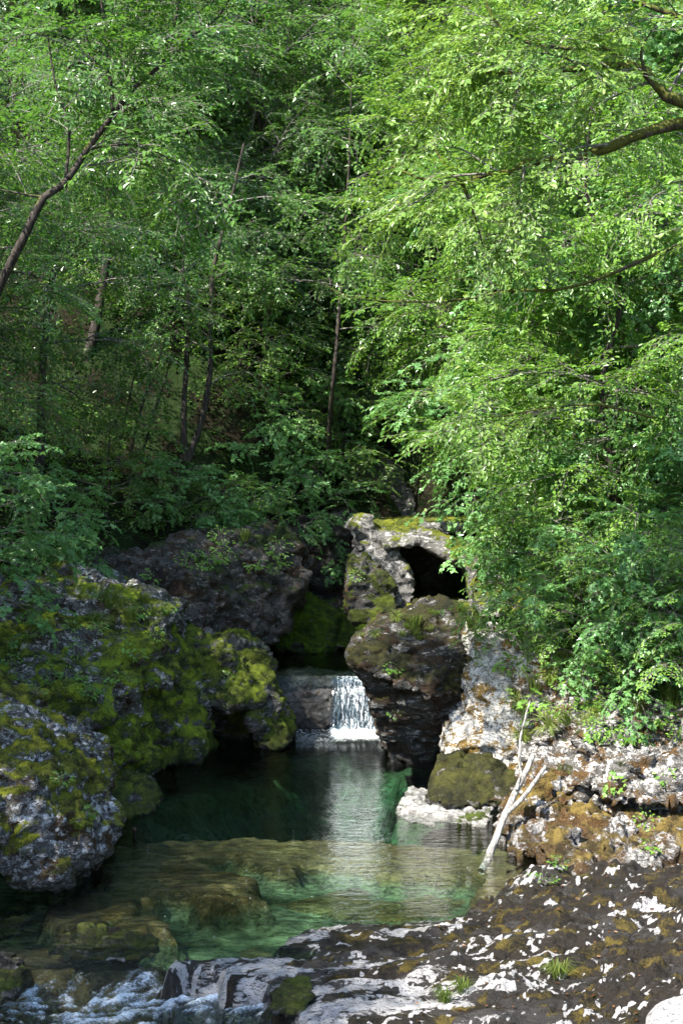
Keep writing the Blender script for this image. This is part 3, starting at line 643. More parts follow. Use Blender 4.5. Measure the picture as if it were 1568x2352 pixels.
class Tree:
    def __init__(s, seed, spray=dict(), kind='ovate', step=.32, sscale=1.):
        s.rng = np.random.default_rng(seed); s.kind = kind; s.step = step; s.ss = sscale
        s.tmpl = [make_spray(s.rng, **spray) for _ in range(5)]
        s.limbs = []; s.thin = []; s.sp = []; s.sd = []; s.sz = []
    def limb(s, pts, r0, r1, sides=8):
        pts = resample(pts, .25); s.limbs.append((pts, np.linspace(r0, r1, len(pts)), sides)); return pts
    def spray_along(s, pts, t0=.25, dens=1., flat=.0):
        L = np.linalg.norm(np.diff(pts, axis=0), axis=1); cum = np.concatenate([[0], np.cumsum(L)]); tot = cum[-1]
        n = max(1, int(tot * (1 - t0) / s.step * dens)); sgn = 1
        for i in range(n):
            q = tot * (t0 + (1 - t0) * (i + s.rng.uniform(0, 1)) / n)
            p = np.array([np.interp(q, cum, pts[:, j]) for j in range(3)]); ii = min(len(pts) - 2, np.searchsorted(cum, q, 'right') - 1)
            d = pts[ii + 1] - pts[ii]; d = d / (np.linalg.norm(d) + 1e-9)
            hz = np.array([-d[1], d[0], 0]); hz = hz / (np.linalg.norm(hz) + 1e-9) if np.hypot(*hz[:2]) > .1 else np.append(s.rng.normal(0, 1, 2), 0)
            sd_ = d * .55 + hz * sgn * s.rng.uniform(.4, 1.2) + np.array([0, 0, s.rng.uniform(-.35, .4)]); sgn = -sgn
            s.sp.append(p); s.sd.append(sd_); s.sz.append(s.ss * s.rng.uniform(.65, 1.25))
        s.sp.append(pts[-1]); s.sd.append(pts[-1] - pts[-2] + [0, 0, -.02]); s.sz.append(s.ss)
    def sub(s, pts, n, l0, l1, r, t0=.25, up=.1, droop=.25, lev=1, spread=1., dens=1.):
        L = len(pts)
        for i in range(n):
            t = t0 + (1 - t0) * (i + s.rng.uniform(0, 1)) / n; k_ = min(L - 2, int(t * (L - 1)))
            d = pts[k_ + 1] - pts[k_]; d /= np.linalg.norm(d) + 1e-9
            a = s.rng.uniform(0, 2 * np.pi); rv = np.array([math.cos(a), math.sin(a), s.rng.uniform(-.25, .45)])
            rv = rv - d * (rv @ d) * .7
            dd = d * .55 + rv * spread + np.array([0, 0, up]); dd /= np.linalg.norm(dd)
            ln = (l0 + (l1 - l0) * t) * s.rng.uniform(.7, 1.25); m = 5; q = [pts[k_]]
            for j in range(m):
                dd = dd + s.rng.normal(0, .10, 3) + np.array([0, 0, -droop / m]); dd /= np.linalg.norm(dd); q.append(q[-1] + dd * ln / m)
            q = resample(q, .2); s.thin.append((q, np.maximum(.006, 1.4 * np.linspace(r * (1 - .5 * t), r * .25, len(q))), 4 if lev else 5))
            if lev: s.sub(q, max(2, int(ln / .5)), ln * .45, ln * .3, r * .45, .2, .03, droop, lev - 1, spread, dens); s.spray_along(q, .6, dens)
            else: s.spray_along(q, .15, dens)
    def auto(s, H, R, trunk=None, r=.12, t0=.3, prim=16, lean=(0, 0), up=.35, droop=.3, shape='round', dens=1.):
        if trunk is None:
            m = 6; trunk = [np.array([lean[0] * H * (i / m) ** 1.6, lean[1] * H * (i / m) ** 1.6, H * i / m]) + np.append(s.rng.normal(0, .02 * H * (i > 0), 2), 0) for i in range(m + 1)]
        pts = s.limb(trunk, r, r * .12, 9); L = len(pts)
        for i in range(prim):
            t = t0 + (1 - t0) * (i + s.rng.uniform(0, .9)) / prim; k_ = min(L - 2, int(t * (L - 1)))
            a = i * 2.399 + s.rng.uniform(-.4, .4); tt = (t - t0) / (1 - t0)
            ln = R * ((1 - tt) ** .8 * .9 + .12 if shape == 'cone' else math.sqrt(max(.08, 1 - (2 * tt - .75) ** 2 * .55))) * s.rng.uniform(.75, 1.15)
            dd = np.array([math.cos(a) + lean[0] * 1.2, math.sin(a) + lean[1] * 1.2, up + .9 * tt ** 2 * (shape != 'cone')]); dd /= np.linalg.norm(dd)
            m = 6; q = [pts[k_]]
            for j in range(m):
                dd = dd + s.rng.normal(0, .09, 3) + np.array([0, 0, -droop / m]); dd /= np.linalg.norm(dd); q.append(q[-1] + dd * ln / m)
            q = resample(q, .25); s.thin.append((q, np.linspace(r * .38 * (1 - .6 * t), .006, len(q)), 5))
            s.sub(q, max(3, int(ln / .42)), ln * .42, ln * .28, r * .13, .22, .08, droop, 1 if ln > 1.6 else 0, 1, dens); s.spray_along(q, .55, dens)
    def crown_mesh(s, name, twigs=True):
        sp = np.array(s.sp); sd_ = np.array(s.sd); sz = np.array(s.sz); n = len(sp)
        up = np.array([0, 0, 1.]) + s.rng.normal(0, .20, (n, 3)); Fr = frames(sd_, up)
        which = s.rng.integers(0, len(s.tmpl), n); Vs = []; Fs = {}; R = []; off = 0
        for w_ in range(len(s.tmpl)):
            idx = np.where(which == w_)[0]
            if len(idx) == 0: continue
            pos, fr, lz, segs = s.tmpl[w_]
            p = np.einsum('nij,kj->nki', Fr[idx], pos) * sz[idx][:, None, None] + sp[idx][:, None]
            f = np.einsum('nij,kjl->nkil', Fr[idx], fr)
            m = len(pos); p = p.reshape(-1, 3); f = f.reshape(-1, 3, 3)
            sc = np.tile(lz, len(idx)) * s.rng.uniform(.8, 1.15, len(p))
            rnd = np.clip(np.repeat(s.rng.normal(.47, .25, len(idx)), m) + s.rng.normal(0, .24, len(p)), 0, .96)
            rnd = np.where(s.rng.random(len(p)) < .004, 1, rnd)
            V, F, rr = leaf_mesh(p, f, sc, rnd, s.kind)
            Vs.append(V); R.append(rr)
            for ff in F: Fs.setdefault((ff.shape[1], 0), []).append(ff + off)
            off += len(V)
            if twigs:
                a = np.einsum('nij,skj->nski', Fr[idx], segs) * sz[idx][:, None, None, None] + sp[idx][:, None, None]
                a = a.reshape(-1, 2, 3); d = a[:, 1] - a[:, 0]; fm = frames(d, np.array([0, 0, 1.]))
                ring = np.array([(0, 1, 0), (0, -.5, .87), (0, -.5, -.87)]) * .0035
                v = np.einsum('nij,kj->nki', fm, ring); V = np.concatenate([v + a[:, :1], v * .5 + a[:, 1:]], 1).reshape(-1, 3)
                i = (np.arange(len(a)) * 6)[:, None]
                F = np.concatenate([np.concatenate([i + j, i + (j + 1) % 3, i + 3 + (j + 1) % 3, i + 3 + j], 1) for j in range(3)])
                Vs.append(V); R.append(np.zeros(len(V))); Fs.setdefault((4, 1), []).append(F + off); off += len(V)
        for q, rad, sd2 in s.thin:
            V, F = tube(q, rad, sd2); Vs.append(V); R.append(np.zeros(len(V))); Fs.setdefault((4, 1), []).append(F + off); off += len(V)
        s.nleaf = sum(len(x) for (k_, m_), v in Fs.items() if m_ == 0 for x in v)
        return mk_mesh(name, np.concatenate(Vs), [(np.concatenate(v), m_) for (k_, m_), v in Fs.items()], False, {'rnd': np.concatenate(R)})
    def trunk_mesh(s, name):
        Vs = []; Fs = []; off = 0
        for q, rad, sd_ in s.limbs:
            q = q + .015 * np.stack([pn(q * 2 + 9 * j, j) for j in range(3)], 1)
            V, F = tube(q, rad, sd_); c = np.repeat(q, sd_, 0); V = c + (V - c) * (1 + .22 * fbm(V * 5, 3, 4))[:, None]
            Vs.append(V); Fs.append(F + off); off += len(V)
        return mk_mesh(name, np.concatenate(Vs), Fs, True)

BARK = bark_mat('bark_dark', (.018, .014, .011), (.07, .058, .048), .25)
BARKM = bark_mat('bark_mossy', (.03, .022, .015), (.10, .08, .06), .9)
BARKG = bark_mat('bark_grey', (.10, .09, .08), (.26, .24, .22))
TWIG = bark_mat('twig', (.05, .042, .034), (.26, .24, .21))
L_BR = leaf_mat('leaves_bright', (.080, .180, .028), (.22, .38, .06), (.25, .48, .04))
L_YG = leaf_mat('leaves_yellow_green', (.110, .205, .040), (.26, .39, .09), (.29, .48, .055))
L_MD = leaf_mat('leaves_medium', (.048, .120, .026), (.115, .230, .042), (.16, .36, .04), gloss=.3)
L_BL = leaf_mat('leaves_cool', (.085, .200, .060), (.21, .40, .13), (.24, .50, .10), gloss=.28)
L_DK = leaf_mat('leaves_dark', (.035, .085, .024), (.075, .150, .036), (.10, .23, .03), gloss=.32)

def put_tree(T, base, name, label, group, leafm, bark, cat='tree', twigs=True):
    r = empty(name, tuple(base)); tag(r, label, cat, group)
    if T.limbs: link('trunk', T.trunk_mesh('trunk'), bark, r)
    link('crown', T.crown_mesh('crown', twigs), [leafm, TWIG], r)
    return r
def off(pts, base): return [np.asarray(p) - base for p in pts]

ARCH = {}
def arch(key, T, leafm, bark, cat='tree'):
    r = empty('tree' if cat == 'tree' else 'shrub', (0, 0, 0))
    if T.limbs: link('trunk', T.trunk_mesh('trunk'), bark, r)
    link('crown', T.crown_mesh('crown', True), [leafm, TWIG], r)
    ARCH[key] = [r, False, cat]
def place(key, x, y, rz, sc, label, group, name=None, z=None, zmin=-9):
    root, used, cat = ARCH[key]
    o = copy_tree(root) if used else root
    ARCH[key][1] = True
    zz = float(hill(np.array([x]), np.array([y]))[0]) - .1 if z is None else z
    zz = max(zz, zmin)
    o.location = (x, y, zz); o.rotation_euler = (0, 0, rz); o.scale = (sc, sc, sc)
    if name: o.name = name
    tag(o, label, cat, group)
    return o

SPn = dict(L=.75, nsub=7, per=7, lsz=.092, droop=.14)
SPf = dict(L=1.0, nsub=7, per=6, lsz=.12)
T = Tree(11, SPn, 'ovate', .30); T.auto(9, 2.6, prim=22, r=.11, t0=.18, lean=(-.12, -.05), up=.2, droop=.4); arch('lean', T, L_BR, BARK)
T = Tree(12, SPn, 'lobed', .30); T.auto(8, 2.5, prim=20, r=.10, t0=.15, lean=(-.08, -.05), up=.25, droop=.4); arch('lean2', T, L_BL, BARK)
T = Tree(13, dict(L=.6, nsub=6, per=6, lsz=.075), 'ovate', .24, .9); T.auto(2.6, 1.5, prim=16, r=.035, t0=.05, up=.35, droop=.5); arch('shrub', T, L_BR, BARK, 'shrub')
T = Tree(14, dict(L=.6, nsub=6, per=6, lsz=.095), 'lobed', .26, .9); T.auto(2.4, 1.6, prim=14, r=.035, t0=.05, up=.3, droop=.6); arch('shrub2', T, L_BL, BARK, 'shrub')
T = Tree(15, SPf, 'rhomb', .42, 1.1); T.auto(13, 3.4, prim=26, r=.17, t0=.22, up=.35, droop=.3); arch('far', T, L_MD, BARK)
T = Tree(16, SPf, 'rhomb', .42, 1.1); T.auto(11, 3.2, prim=24, r=.14, t0=.2, up=.3, droop=.4, lean=(.05, -.1)); arch('far2', T, L_YG, BARK)
T = Tree(17, dict(L=.8, nsub=7, per=6, lsz=.09), 'ovate', .34); T.auto(9, 2.8, prim=20, r=.11, t0=.3, up=.25, droop=.4, lean=(.1, -.05)); arch('mid', T, L_MD, BARK)
T = Tree(18, dict(L=.8, nsub=6, per=6, lsz=.10), 'lobed', .36); T.auto(7, 2.6, prim=18, r=.09, t0=.25, up=.2, droop=.45); arch('mid2', T, L_DK, BARK)
print('leaves', {k_: (len(v[0].children[1].data.polygons)) for k_, v in ARCH.items()})

rg = random.Random(3)
def PT(u, Y):                                               # plan position under photo column u at distance Y
    return (u - 784) / FPX * Y, Y
GF = 'trees of the wood on the far slope'
# right bank, near
for i, (key, u, Y, rz, sc, lab) in enumerate([
    ('lean', 1400, 27.5, .0, 1.0, 'sunlit leafy tree leaning over the rock arch from the right bank'),
    ('lean', 1420, 24.5, .5, 1.0, 'bright green tree on the right bank above the big boulder'),
    ('lean2', 1620, 24.5, .2, .9, 'cool green tree filling the right picture edge at middle height'),
    ('lean2', 1300, 31.0, -.3, 1.25, 'tall lobed-leaf tree standing behind the bright tree on the right bank'),
    ('lean', 1200, 34.0, -.2, 1.25, 'sunlit tree with drooping left branches in the picture centre right'),
    ('lean', 1500, 30.0, -.5, 1.45, 'tall bright tree behind the right edge of the bank'),
    ('lean2', 1660, 27.0, 0.4, 1.5, 'big shaded tree beyond the upper right picture edge'),
    ('lean', 1140, 41.0, -.4, 1.45, 'tall pale green tree above the grey cliff face'),
    ]):
    x, y = PT(u, Y); place(key, x, y, rz, sc, lab, None, 'leaning_tree', zmin=2.2)
for i, (key, u, Y, rz, sc, lab) in enumerate([
    ('shrub', 1290, 24.2, .3, .95, 'bright bush overhanging the sunlit limestone face'),
    ('shrub2', 1420, 22.9, 1.2, .9, 'cool green bush on top of the pitted limestone cliff'),
    ('shrub', 1540, 21.9, 2.2, .85, 'bright bush at the right edge just above the limestone cliff'),
    ('shrub2', 1290, 28.0, 3.2, 1.0, 'round bush beside the right end of the rock arch'),
    ('shrub', 1290, 30.5, 4.2, .7, 'small bush just right of the rock arch'),
    ('shrub2', 1380, 25.6, 5.2, 1.2, 'large bush behind the bushes on the limestone cliff'),
    ('shrub', 1500, 24.8, .9, 1.2, 'large pale bush between the cliff bushes and the right edge trees'),
    ('shrub', 1350, 26.5, 1.9, 1.0, 'bush rooted behind the top of the big boulder'),
    ('shrub2', 1500, 21.2, 3.9, .75, 'low cool green bush hanging over the right end of the limestone cliff'),
    ('shrub', 1340, 22.4, 5.9, .7, 'small bush on the left end of the pitted limestone cliff'),
    ('shrub', 1600, 20.6, 4.9, .8, 'bush hanging down at the right picture edge over the brown ledge'),
    ('shrub2', 1640, 22.5, 2.9, 1.2, 'big cool green bush cut by the right picture edge'),
    ]):
    x, y = PT(u, Y); place(key, x, y, rz, sc, lab, None, zmin=2.0)
# left bank
for i, (key, u, Y, rz, sc, lab) in enumerate([
    ('mid', -160, 27.5, .3, 1.0, 'shaded tree at the left picture edge over the sloping bank'),
    ('mid', 80, 31.0, 1.4, 1.1, 'shaded leafy tree behind the sloping rock bank on the left'),
    ('mid', 300, 43.0, 2.9, 1.15, 'leafy tree left of centre behind the dark cliff'),
    ('mid2', 590, 40.0, 4.0, 1.0, 'dark lobed-leaf tree standing on top of the dark cliff'),
    ('mid', 620, 41.0, 5.0, 1.2, 'leafy tree in half shade behind the cliff-top tree'),
    ('mid2', 630, 38.5, .6, .9, 'dark tree above the nearly black rock wall'),
    ('mid', 655, 45.0, 2.9, 1.3, 'leafy tree high behind the slender dark trunk, left of it'),
    ('mid', 770, 47.0, 3.9, 1.4, 'tall leafy tree at the top of the gap between the two sides'),
    ('far2', 720, 51.0, 1.9, 1.0, 'pale sunlit tree closing the gap in the upper centre'),
    ('mid2', 480, 47.0, 3.3, 1.3, 'lobed-leaf tree behind the splitting dark stems'),
    ('mid', 380, 49.0, 5.3, 1.3, 'leafy tree high on the slope between the two left trunks'),
    ('mid2', 120, 42.0, 2.3, 1.2, 'lobed-leaf tree behind the tall straight trunk, to its left'),
    ('mid', 880, 46.0, 1.9, 1.2, 'tree in the picture centre above the grey cliff'),
    ]):
    x, y = PT(u, Y); place(key, x, y, rz, sc, lab, None, zmin=3.0)
for i, (key, u, Y, rz, sc, lab) in enumerate([
    ('shrub2', -60, 22.5, .3, 1.0, 'shaded bush at the left edge above the sloping rock bank'),
    ('shrub2', 90, 28.0, 1.3, .85, 'shaded bush behind the crest of the sloping rock bank'),
    ('shrub2', 420, 33.5, 2.3, .8, 'dark bush on the left part of the dark cliff top'),
    ('shrub', 530, 34.2, 3.3, .75, 'small bush on the middle of the dark cliff top'),
    ('shrub2', 640, 35, 4.3, .7, 'dark bush on the right end of the dark cliff top'),
    ('shrub2', 715, 36.6, 5.3, 1.0, 'dark bush above the nearly black rock wall'),
    ('shrub', 360, 38.0, .5, 1.3, 'bush on the slope behind the thin dark stems'),
    ('shrub2', 470, 39.5, 1.5, 1.3, 'bush on the slope behind the splitting stems'),
    ('shrub', 560, 38.0, 2.5, 1.2, 'bush on the slope right of the splitting stems'),
    ('shrub2', 650, 40.5, 3.5, 1.4, 'bush on the slope left of the slender dark trunk'),
    ('shrub', 240, 39.5, 4.5, 1.3, 'bush at the foot of the tall straight trunk'),
    ('shrub2', 350, 42.0, 5.5, 1.5, 'large bush higher on the slope behind the thin stems'),
    ('shrub', 520, 43.0, 1.1, 1.5, 'large bush higher on the slope behind the splitting stems'),
    ('shrub', 730, 42.5, 2.1, 1.4, 'bush just left of the slender dark trunk in the centre'),
    ('mid2', 745, 39.5, 2.2, .8, 'dark lobed-leaf tree filling the shaded gap above the black rock wall'),
    ('shrub', 800, 39.0, 1.2, 1.3, 'bush on top of the grey cliff, at its left end'),
    ('shrub2', 690, 38.2, 0.2, 1.2, 'bush in the deep shade left of the slender dark trunk'),
    ('shrub', 765, 38.2, 3.2, 1.0, 'bush at the foot of the slender dark trunk'),
    ('shrub', 610, 37.6, 5.2, 1.1, 'bush in the shade between the splitting stems and the black rock wall'),
    ('shrub', 870, 42.0, 4.2, 1.4, 'bush behind the top of the grey cliff'),
    ('shrub', 250, 32.5, .8, .9, 'bush between the sloping bank and the dark cliff'),
    ]):
    x, y = PT(u, Y); place(key, x, y, rz, sc, lab, None, zmin=3.0)
# wood on the far slope
rows = [(46, 7, 3.3), (52, 8, 3.6), (59, 8, 4.2), (67, 9, 4.6), (77, 9, 5.4)]
for j, (Y, n, dx) in enumerate(rows):
    for i in range(n):
        x = (i - (n - 1) / 2) * dx + rg.uniform(-1, 1) + .5; y = Y + rg.uniform(-2, 2)
        key = 'far2' if (x > 1.5 + rg.uniform(-3, 3)) else 'far'
        place(key, x, y, rg.uniform(0, 6.28), rg.uniform(.85, 1.2), 'yellow-green tree of the sunlit wood on the far slope' if key == 'far2' else 'mid green tree of the wood on the far slope', GF)
# trees on the left slope outside the frame, they shade the left bank and the pool
for i, (x, y, sc) in enumerate([(-8.2, 7.5, .75), (-9.8, 12, .68), (-9.8, 17, .66), (-9.6, 22.5, .8), (-13, 14.5, .9), (-10, 28, .75)]):
    place('far', x, y, i * 1.1, sc, 'tall tree on the left slope shading the gorge', 'tall trees on the left slope')

# traced trees ------------------------------------------------------
def traced(name, Y, trunk, subs, r0, label, leafm, bark, seed, spray=SPn, kind='ovate', prim=0, R=2, t0=.4, dens=1., twl=(1.2, .7), subn=10):
    T = Tree(seed, spray, kind, .32)
    pts = [P(*(p if len(p) == 3 else (*p, Y))) for p in trunk]; base = pts[0].copy()
    tp = off(pts, base)
    if prim: T.auto(1, R, trunk=tp, r=r0, t0=t0, prim=prim, up=.25, droop=.35, dens=dens)
    else:
        q = T.limb(tp, r0, r0 * .15); 
        if subn: T.sub(q, subn, twl[0], twl[1], r0 * .18, t0, .1, .3, 1, dens=dens)
    for pts2, ra, rb, n in subs:
        q = T.limb(off([P(*(p if len(p) == 3 else (*p, Y))) for p in pts2], base), ra, rb, 6)
        if n: T.sub(q, n, twl[0], twl[1], ra * .25, .15, .08, .35, 1, dens=dens)
    return put_tree(T, base, name, label, None, leafm, bark)
traced('leaning_tree', 19, [(-130,1010,20),(-60,800,19.6),(12,632,19.2),(58,540),(100,455),(150,420),(200,345),(262,262),(310,200),(368,152),(430,90),(500,40),(560,-60)],
       [([(262,262),(252,170),(240,60),(225,-60)], .035, .012, 7), ([(368,152),(400,60),(420,-40)], .03, .01, 6), ([(150,420),(160,300),(130,200),(110,80)], .025, .01, 6),
        ([(100,455),(20,440),(-60,420)], .02, .008, 3), ([(200,345),(300,330),(400,370),(450,440)], .018, .006, 5)],
       .085, 'dark trunk leaning from the left edge up to the right, with leafy top', L_MD, BARK, 31, t0=.55, dens=.75, subn=9)
traced('overhanging_tree', 17.7, [(1800,1500,17.2),(1740,900,17.2),(1700,500,17.2),(1660,280,17.5),(1620,60,17.7),(1600,-200,17.7)],
       [([(1660,300,17.5),(1560,282),(1450,318),(1372,348),(1300,366),(1205,372),(1175,395),(1120,400),(1060,420,18.2),(960,408,18.7),(890,376,19.1)], .085, .012, 9),
        ([(1060,420,18.2),(1085,480,18.3),(1110,570,18.5)], .025, .008, 3),
        ([(1060,420,18.2),(1010,360,18.5),(985,310,18.7)], .02, .006, 3),
        ([(1640,260,17.5),(1530,220),(1480,165),(1400,152),(1300,160),(1200,172),(1130,165),(1050,155,18.3)], .08, .01, 13),
        ([(1560,560,18.2),(1330,655,18.4),(1180,668,18.6),(1040,690,18.8),(900,692,19),(800,680,19.2),(740,650,19.4)], .028, .004, 0),
        ([(1040,690,18.8),(940,720,19),(850,735,19.2)], .008, .003, 0), ([(1180,668,18.6),(1080,640,18.7),(980,650,18.9)], .009, .003, 0),
        ([(1500,960,19.5),(1380,930,19.6),(1260,935,19.8),(1150,955,20),(1040,962,20.2)], .022, .005, 2),
        ([(1480,165),(1380,110),(1300,112),(1220,100),(1160,75),(1120,17.7),(1110,-40)], .035, .01, 10),
        ([(1620,60,17.7),(1500,17.7),(1400,-20),(1300,-60)], .04, .01, 6)],
       .17, 'big tree at the right edge reaching mossy horizontal limbs out over the gorge', L_YG, BARKM, 33, dens=.28, subn=4, t0=.5, twl=(1.0, .7))
traced('conifer', 37, [(192,850),(215,770),(232,680),(248,560),(258,420),(270,200),(285,-50),(290,-200)], [], .14, 'tree with a tall straight grey-brown trunk left of centre', L_MD, bark_mat('bark_brown', (.018,.014,.012),(.06,.05,.042)), 35, SPf, 'rhomb', prim=12, R=2.4, t0=.45, dens=.6)
traced('multi_stem_tree', 34, [(425,1060),(422,950),(428,840),(434,700),(420,600),(440,450)],
       [([(430,1062),(465,960),(482,860),(486,700),(490,620),(540,420),(560,330)], .09, .03, 7), ([(300,1050),(318,960),(345,880),(395,740),(420,640)], .04, .015, 4),
        ([(322,1060),(350,960),(380,870),(415,720)], .04, .015, 3), ([(278,1010),(300,900),(330,780),(350,690)], .03, .01, 3)], .085,
       'group of dark stems splitting low on the shaded slope left of centre', L_MD, BARK, 37, dict(L=.8, nsub=6, per=6, lsz=.09), 'lobed', prim=0, t0=.55, dens=.7, twl=(1.5, 1.2), subn=8)
traced('slender_tree', 36, [(750,1075,37.5),(757,980,36.8),(764,890),(772,800),(784,660),(792,540),(800,400),(805,250),(812,60)], [([(784,660),(820,560),(835,480)], .03, .01, 3)], .07,
       'slender dark trunk in the picture centre above the grey cliff', L_MD, BARK, 39, SPf, 'rhomb', prim=12, R=1.8, t0=.35, dens=.55)
traced('slender_tree', 40, [(905,420),(935,230),(870,80),(850,-20)], [], .07, 'dark slanting trunk near the top just right of centre', L_BR, BARK, 41, SPf, 'rhomb', prim=8, R=1.8, t0=.3, dens=.6)
traced('slender_tree', 40, [(540,480),(548,420),(560,380),(600,150),(575,20),(590,-100)], [([(540,480),(580,400),(600,360)], .06, .02, 2), ([(530,470),(528,400),(540,300)], .05, .02, 2)], .06, 'grey forked stems high left of centre', L_MD, BARKG, 43, SPf, 'rhomb', prim=8, R=2, t0=.4, dens=.5)

# ------------------------------------------------------------------ dead branch and stake
DEADW = bark_mat('bare_wood', (.13, .12, .105), (.42, .40, .37))
r = empty('dead_branch', tuple(P(1118, 1978, 18.9)))
tag(r, 'bare bleached forked branch standing in the pool and leaning on the right bank', 'branch')
b0 = P(1118, 1978, 18.9)
def br(pts, r0, r1, nm):
    q = resample(off([P(*p) for p in pts], b0), .06); q = q + .012 * np.stack([pn(q * 6 + 3 * j, j) for j in range(3)], 1)
    V, F = tube(q, np.linspace(r0, r1, len(q)) * (1 + .12 * pn(q * 9, 5)), 10)
    link(nm, mk_mesh(nm, V, [F], True), DEADW, r)
br([(1104,2002,18.75),(1118,1978,18.9),(1140,1920,19.1),(1160,1870,19.3),(1185,1815,19.6),(1205,1775,19.8),(1222,1735,20.0)], .052, .038, 'stem')
br([(1160,1870,19.3),(1190,1842,19.4),(1225,1800,19.6),(1252,1760,19.8)], .036, .024, 'branch')
br([(1185,1815,19.5),(1195,1780,19.6),(1192,1730,19.6),(1198,1680,19.7),(1208,1640,19.8),(1216,1610,19.9)], .026, .010, 'branch')
V, F = tube([PZ(309, 1930, -.5) + [0, 0, 0], PZ(309, 1930, 0), P(309, 1903, PZ(309, 1930, 0)[1])], [.022, .022, .022], 8)
V2, F2 = tube([P(309, 1904, 18.9) * 0 + P(309, 1906, PZ(309, 1930, 0)[1]), P(309, 1901, PZ(309, 1930, 0)[1])], [.032, .03], 8)
V2c = V2[-8:].mean(0); Vt = np.concatenate([V, V2, [V2c]]); ft = np.array([[len(V) + 8 + i, len(V) + 8 + (i + 1) % 8, len(V) + 16] for i in range(8)])
tag(link('stake', mk_mesh('stake', Vt, [F, F2 + len(V), ft], True), bark_mat('rusty_metal', (.02, .015, .012), (.08, .05, .03))), 'short dark stake sticking out of the pool near the left boulder', 'stake')

# ------------------------------------------------------------------ small growth placed on what is already built
S.view_layers[0].update()
dg = bpy.context.evaluated_depsgraph_get()
ground_names = ('boulder', 'rock', 'cliff', 'stone', 'mossy', 'hillside')
gobs = [o for o in S.objects if o.type == 'MESH' and o.parent is None and o.name.startswith(ground_names)]
from mathutils.bvhtree import BVHTree
bv = []; 
for o in gobs: bv.append((BVHTree.FromObject(o, dg), o.matrix_world.copy(), o.matrix_world.inverted(), o.name))
def hit(u, v):
    d = Vector(P(u, v, 10.) - np.array([0, 0, CAMH])).normalized(); best = None
    for t, mw, mi, nm in bv:
        l, n, i, ds = t.ray_cast(mi @ Vector((0, 0, CAMH)), d)
        if l is not None and (best is None or ds < best[2]): best = (mw @ l, n, ds, nm)
    return best
def drop_on(x, y, z0=30.):
    best = None
    for t, mw, mi, nm in bv:
        l, n, i, ds = t.ray_cast(mi @ Vector((x, y, z0)), Vector((0, 0, -1)))
        if l is not None and (best is None or ds < best[2]): best = (mw @ l, n, ds, nm)
    return best
def blades(rng, n, h, r, bend):
    Vs = []; 
    for _ in range(n):
        a = rng.uniform(0, 6.28); b = np.array([math.cos(a), math.sin(a), 0]); p = b * rng.uniform(0, r); wd = rng.uniform(.004, .008); sdv = np.array([-b[1], b[0], 0]) * wd
        hh = h * rng.uniform(.5, 1.1); o1 = p + b * bend * hh * .25 + [0, 0, hh * .6]; o2 = p + b * bend * hh + [0, 0, hh * .72 - .25 * hh * bend]
        Vs += [p - sdv, p + sdv, o1 + sdv * .8, o1 - sdv * .8, o2]
    V = np.array(Vs); i = np.arange(n)[:, None] * 5
    return V, [np.concatenate([i, i + 1, i + 2, i + 3], 1), np.concatenate([i + 3, i + 2, i + 4], 1)]
rg2 = np.random.default_rng(8)
M_GR = leaf_mat('grass', (.07, .11, .02), (.17, .21, .045), (.22, .30, .05))
gm = []
for q in range(3):
    V, F = blades(rg2, 70, .30, .09, .55 + .2 * q); m = mk_mesh('grass_tuft', V, F, False, {'rnd': rg2.uniform(.1, .9, len(V))}); m.materials.append(M_GR); gm.append(m)
spots = [(255,1395,1.5,'grass tuft on the crest of the left rock bank'),(300,1420,1.2,'grass tuft right of the tallest grass on the left bank'),(215,1430,1.0,'grass tuft on the upper slope of the left bank'),
 (330,1385,1.1,'grass tuft at the right end of the left bank crest'),(950,1440,1.3,'dry grass on the left top of the big dark boulder'),(1080,1440,1.5,'dry grass on the right top of the big dark boulder'),
 (1020,2300,.8,'small grass tuft on the front of the foreground shelf'),(1060,2275,.7,'small grass tuft at the front right of the shelf'),(1280,2240,.9,'grass tuft in the middle of the foreground shelf'),
 (1230,1590,1.6,'long grass hanging over the sunlit limestone face'),(1320,1600,1.5,'grass tuft at the left top of the limestone cliff'),(1450,1640,1.5,'grass tuft at the middle of the limestone cliff top'),
 (1540,1610,1.8,'large grass tuft at the right end of the limestone cliff'),(560,1240,1.4,'grass tuft on the dark cliff top'),(180,1900,.8,'tiny grass tuft on the lower left boulder'),(330,1210,1.4,'grass tuft on the shaded slope left')]
n_ = 0
for (u, v, sc, lab) in spots:
    h = hit(u, v)
    if h is None: continue
    o = bpy.data.objects.new('grass_tuft', gm[n_ % 3]); COL.objects.link(o); o.location = h[0] - Vector((0, 0, .02)); o.scale = (sc,) * 3; o.rotation_euler = (0, 0, n_ * 1.7); n_ += 1
    tag(o, lab, 'grass', 'grass tufts on the rocks')
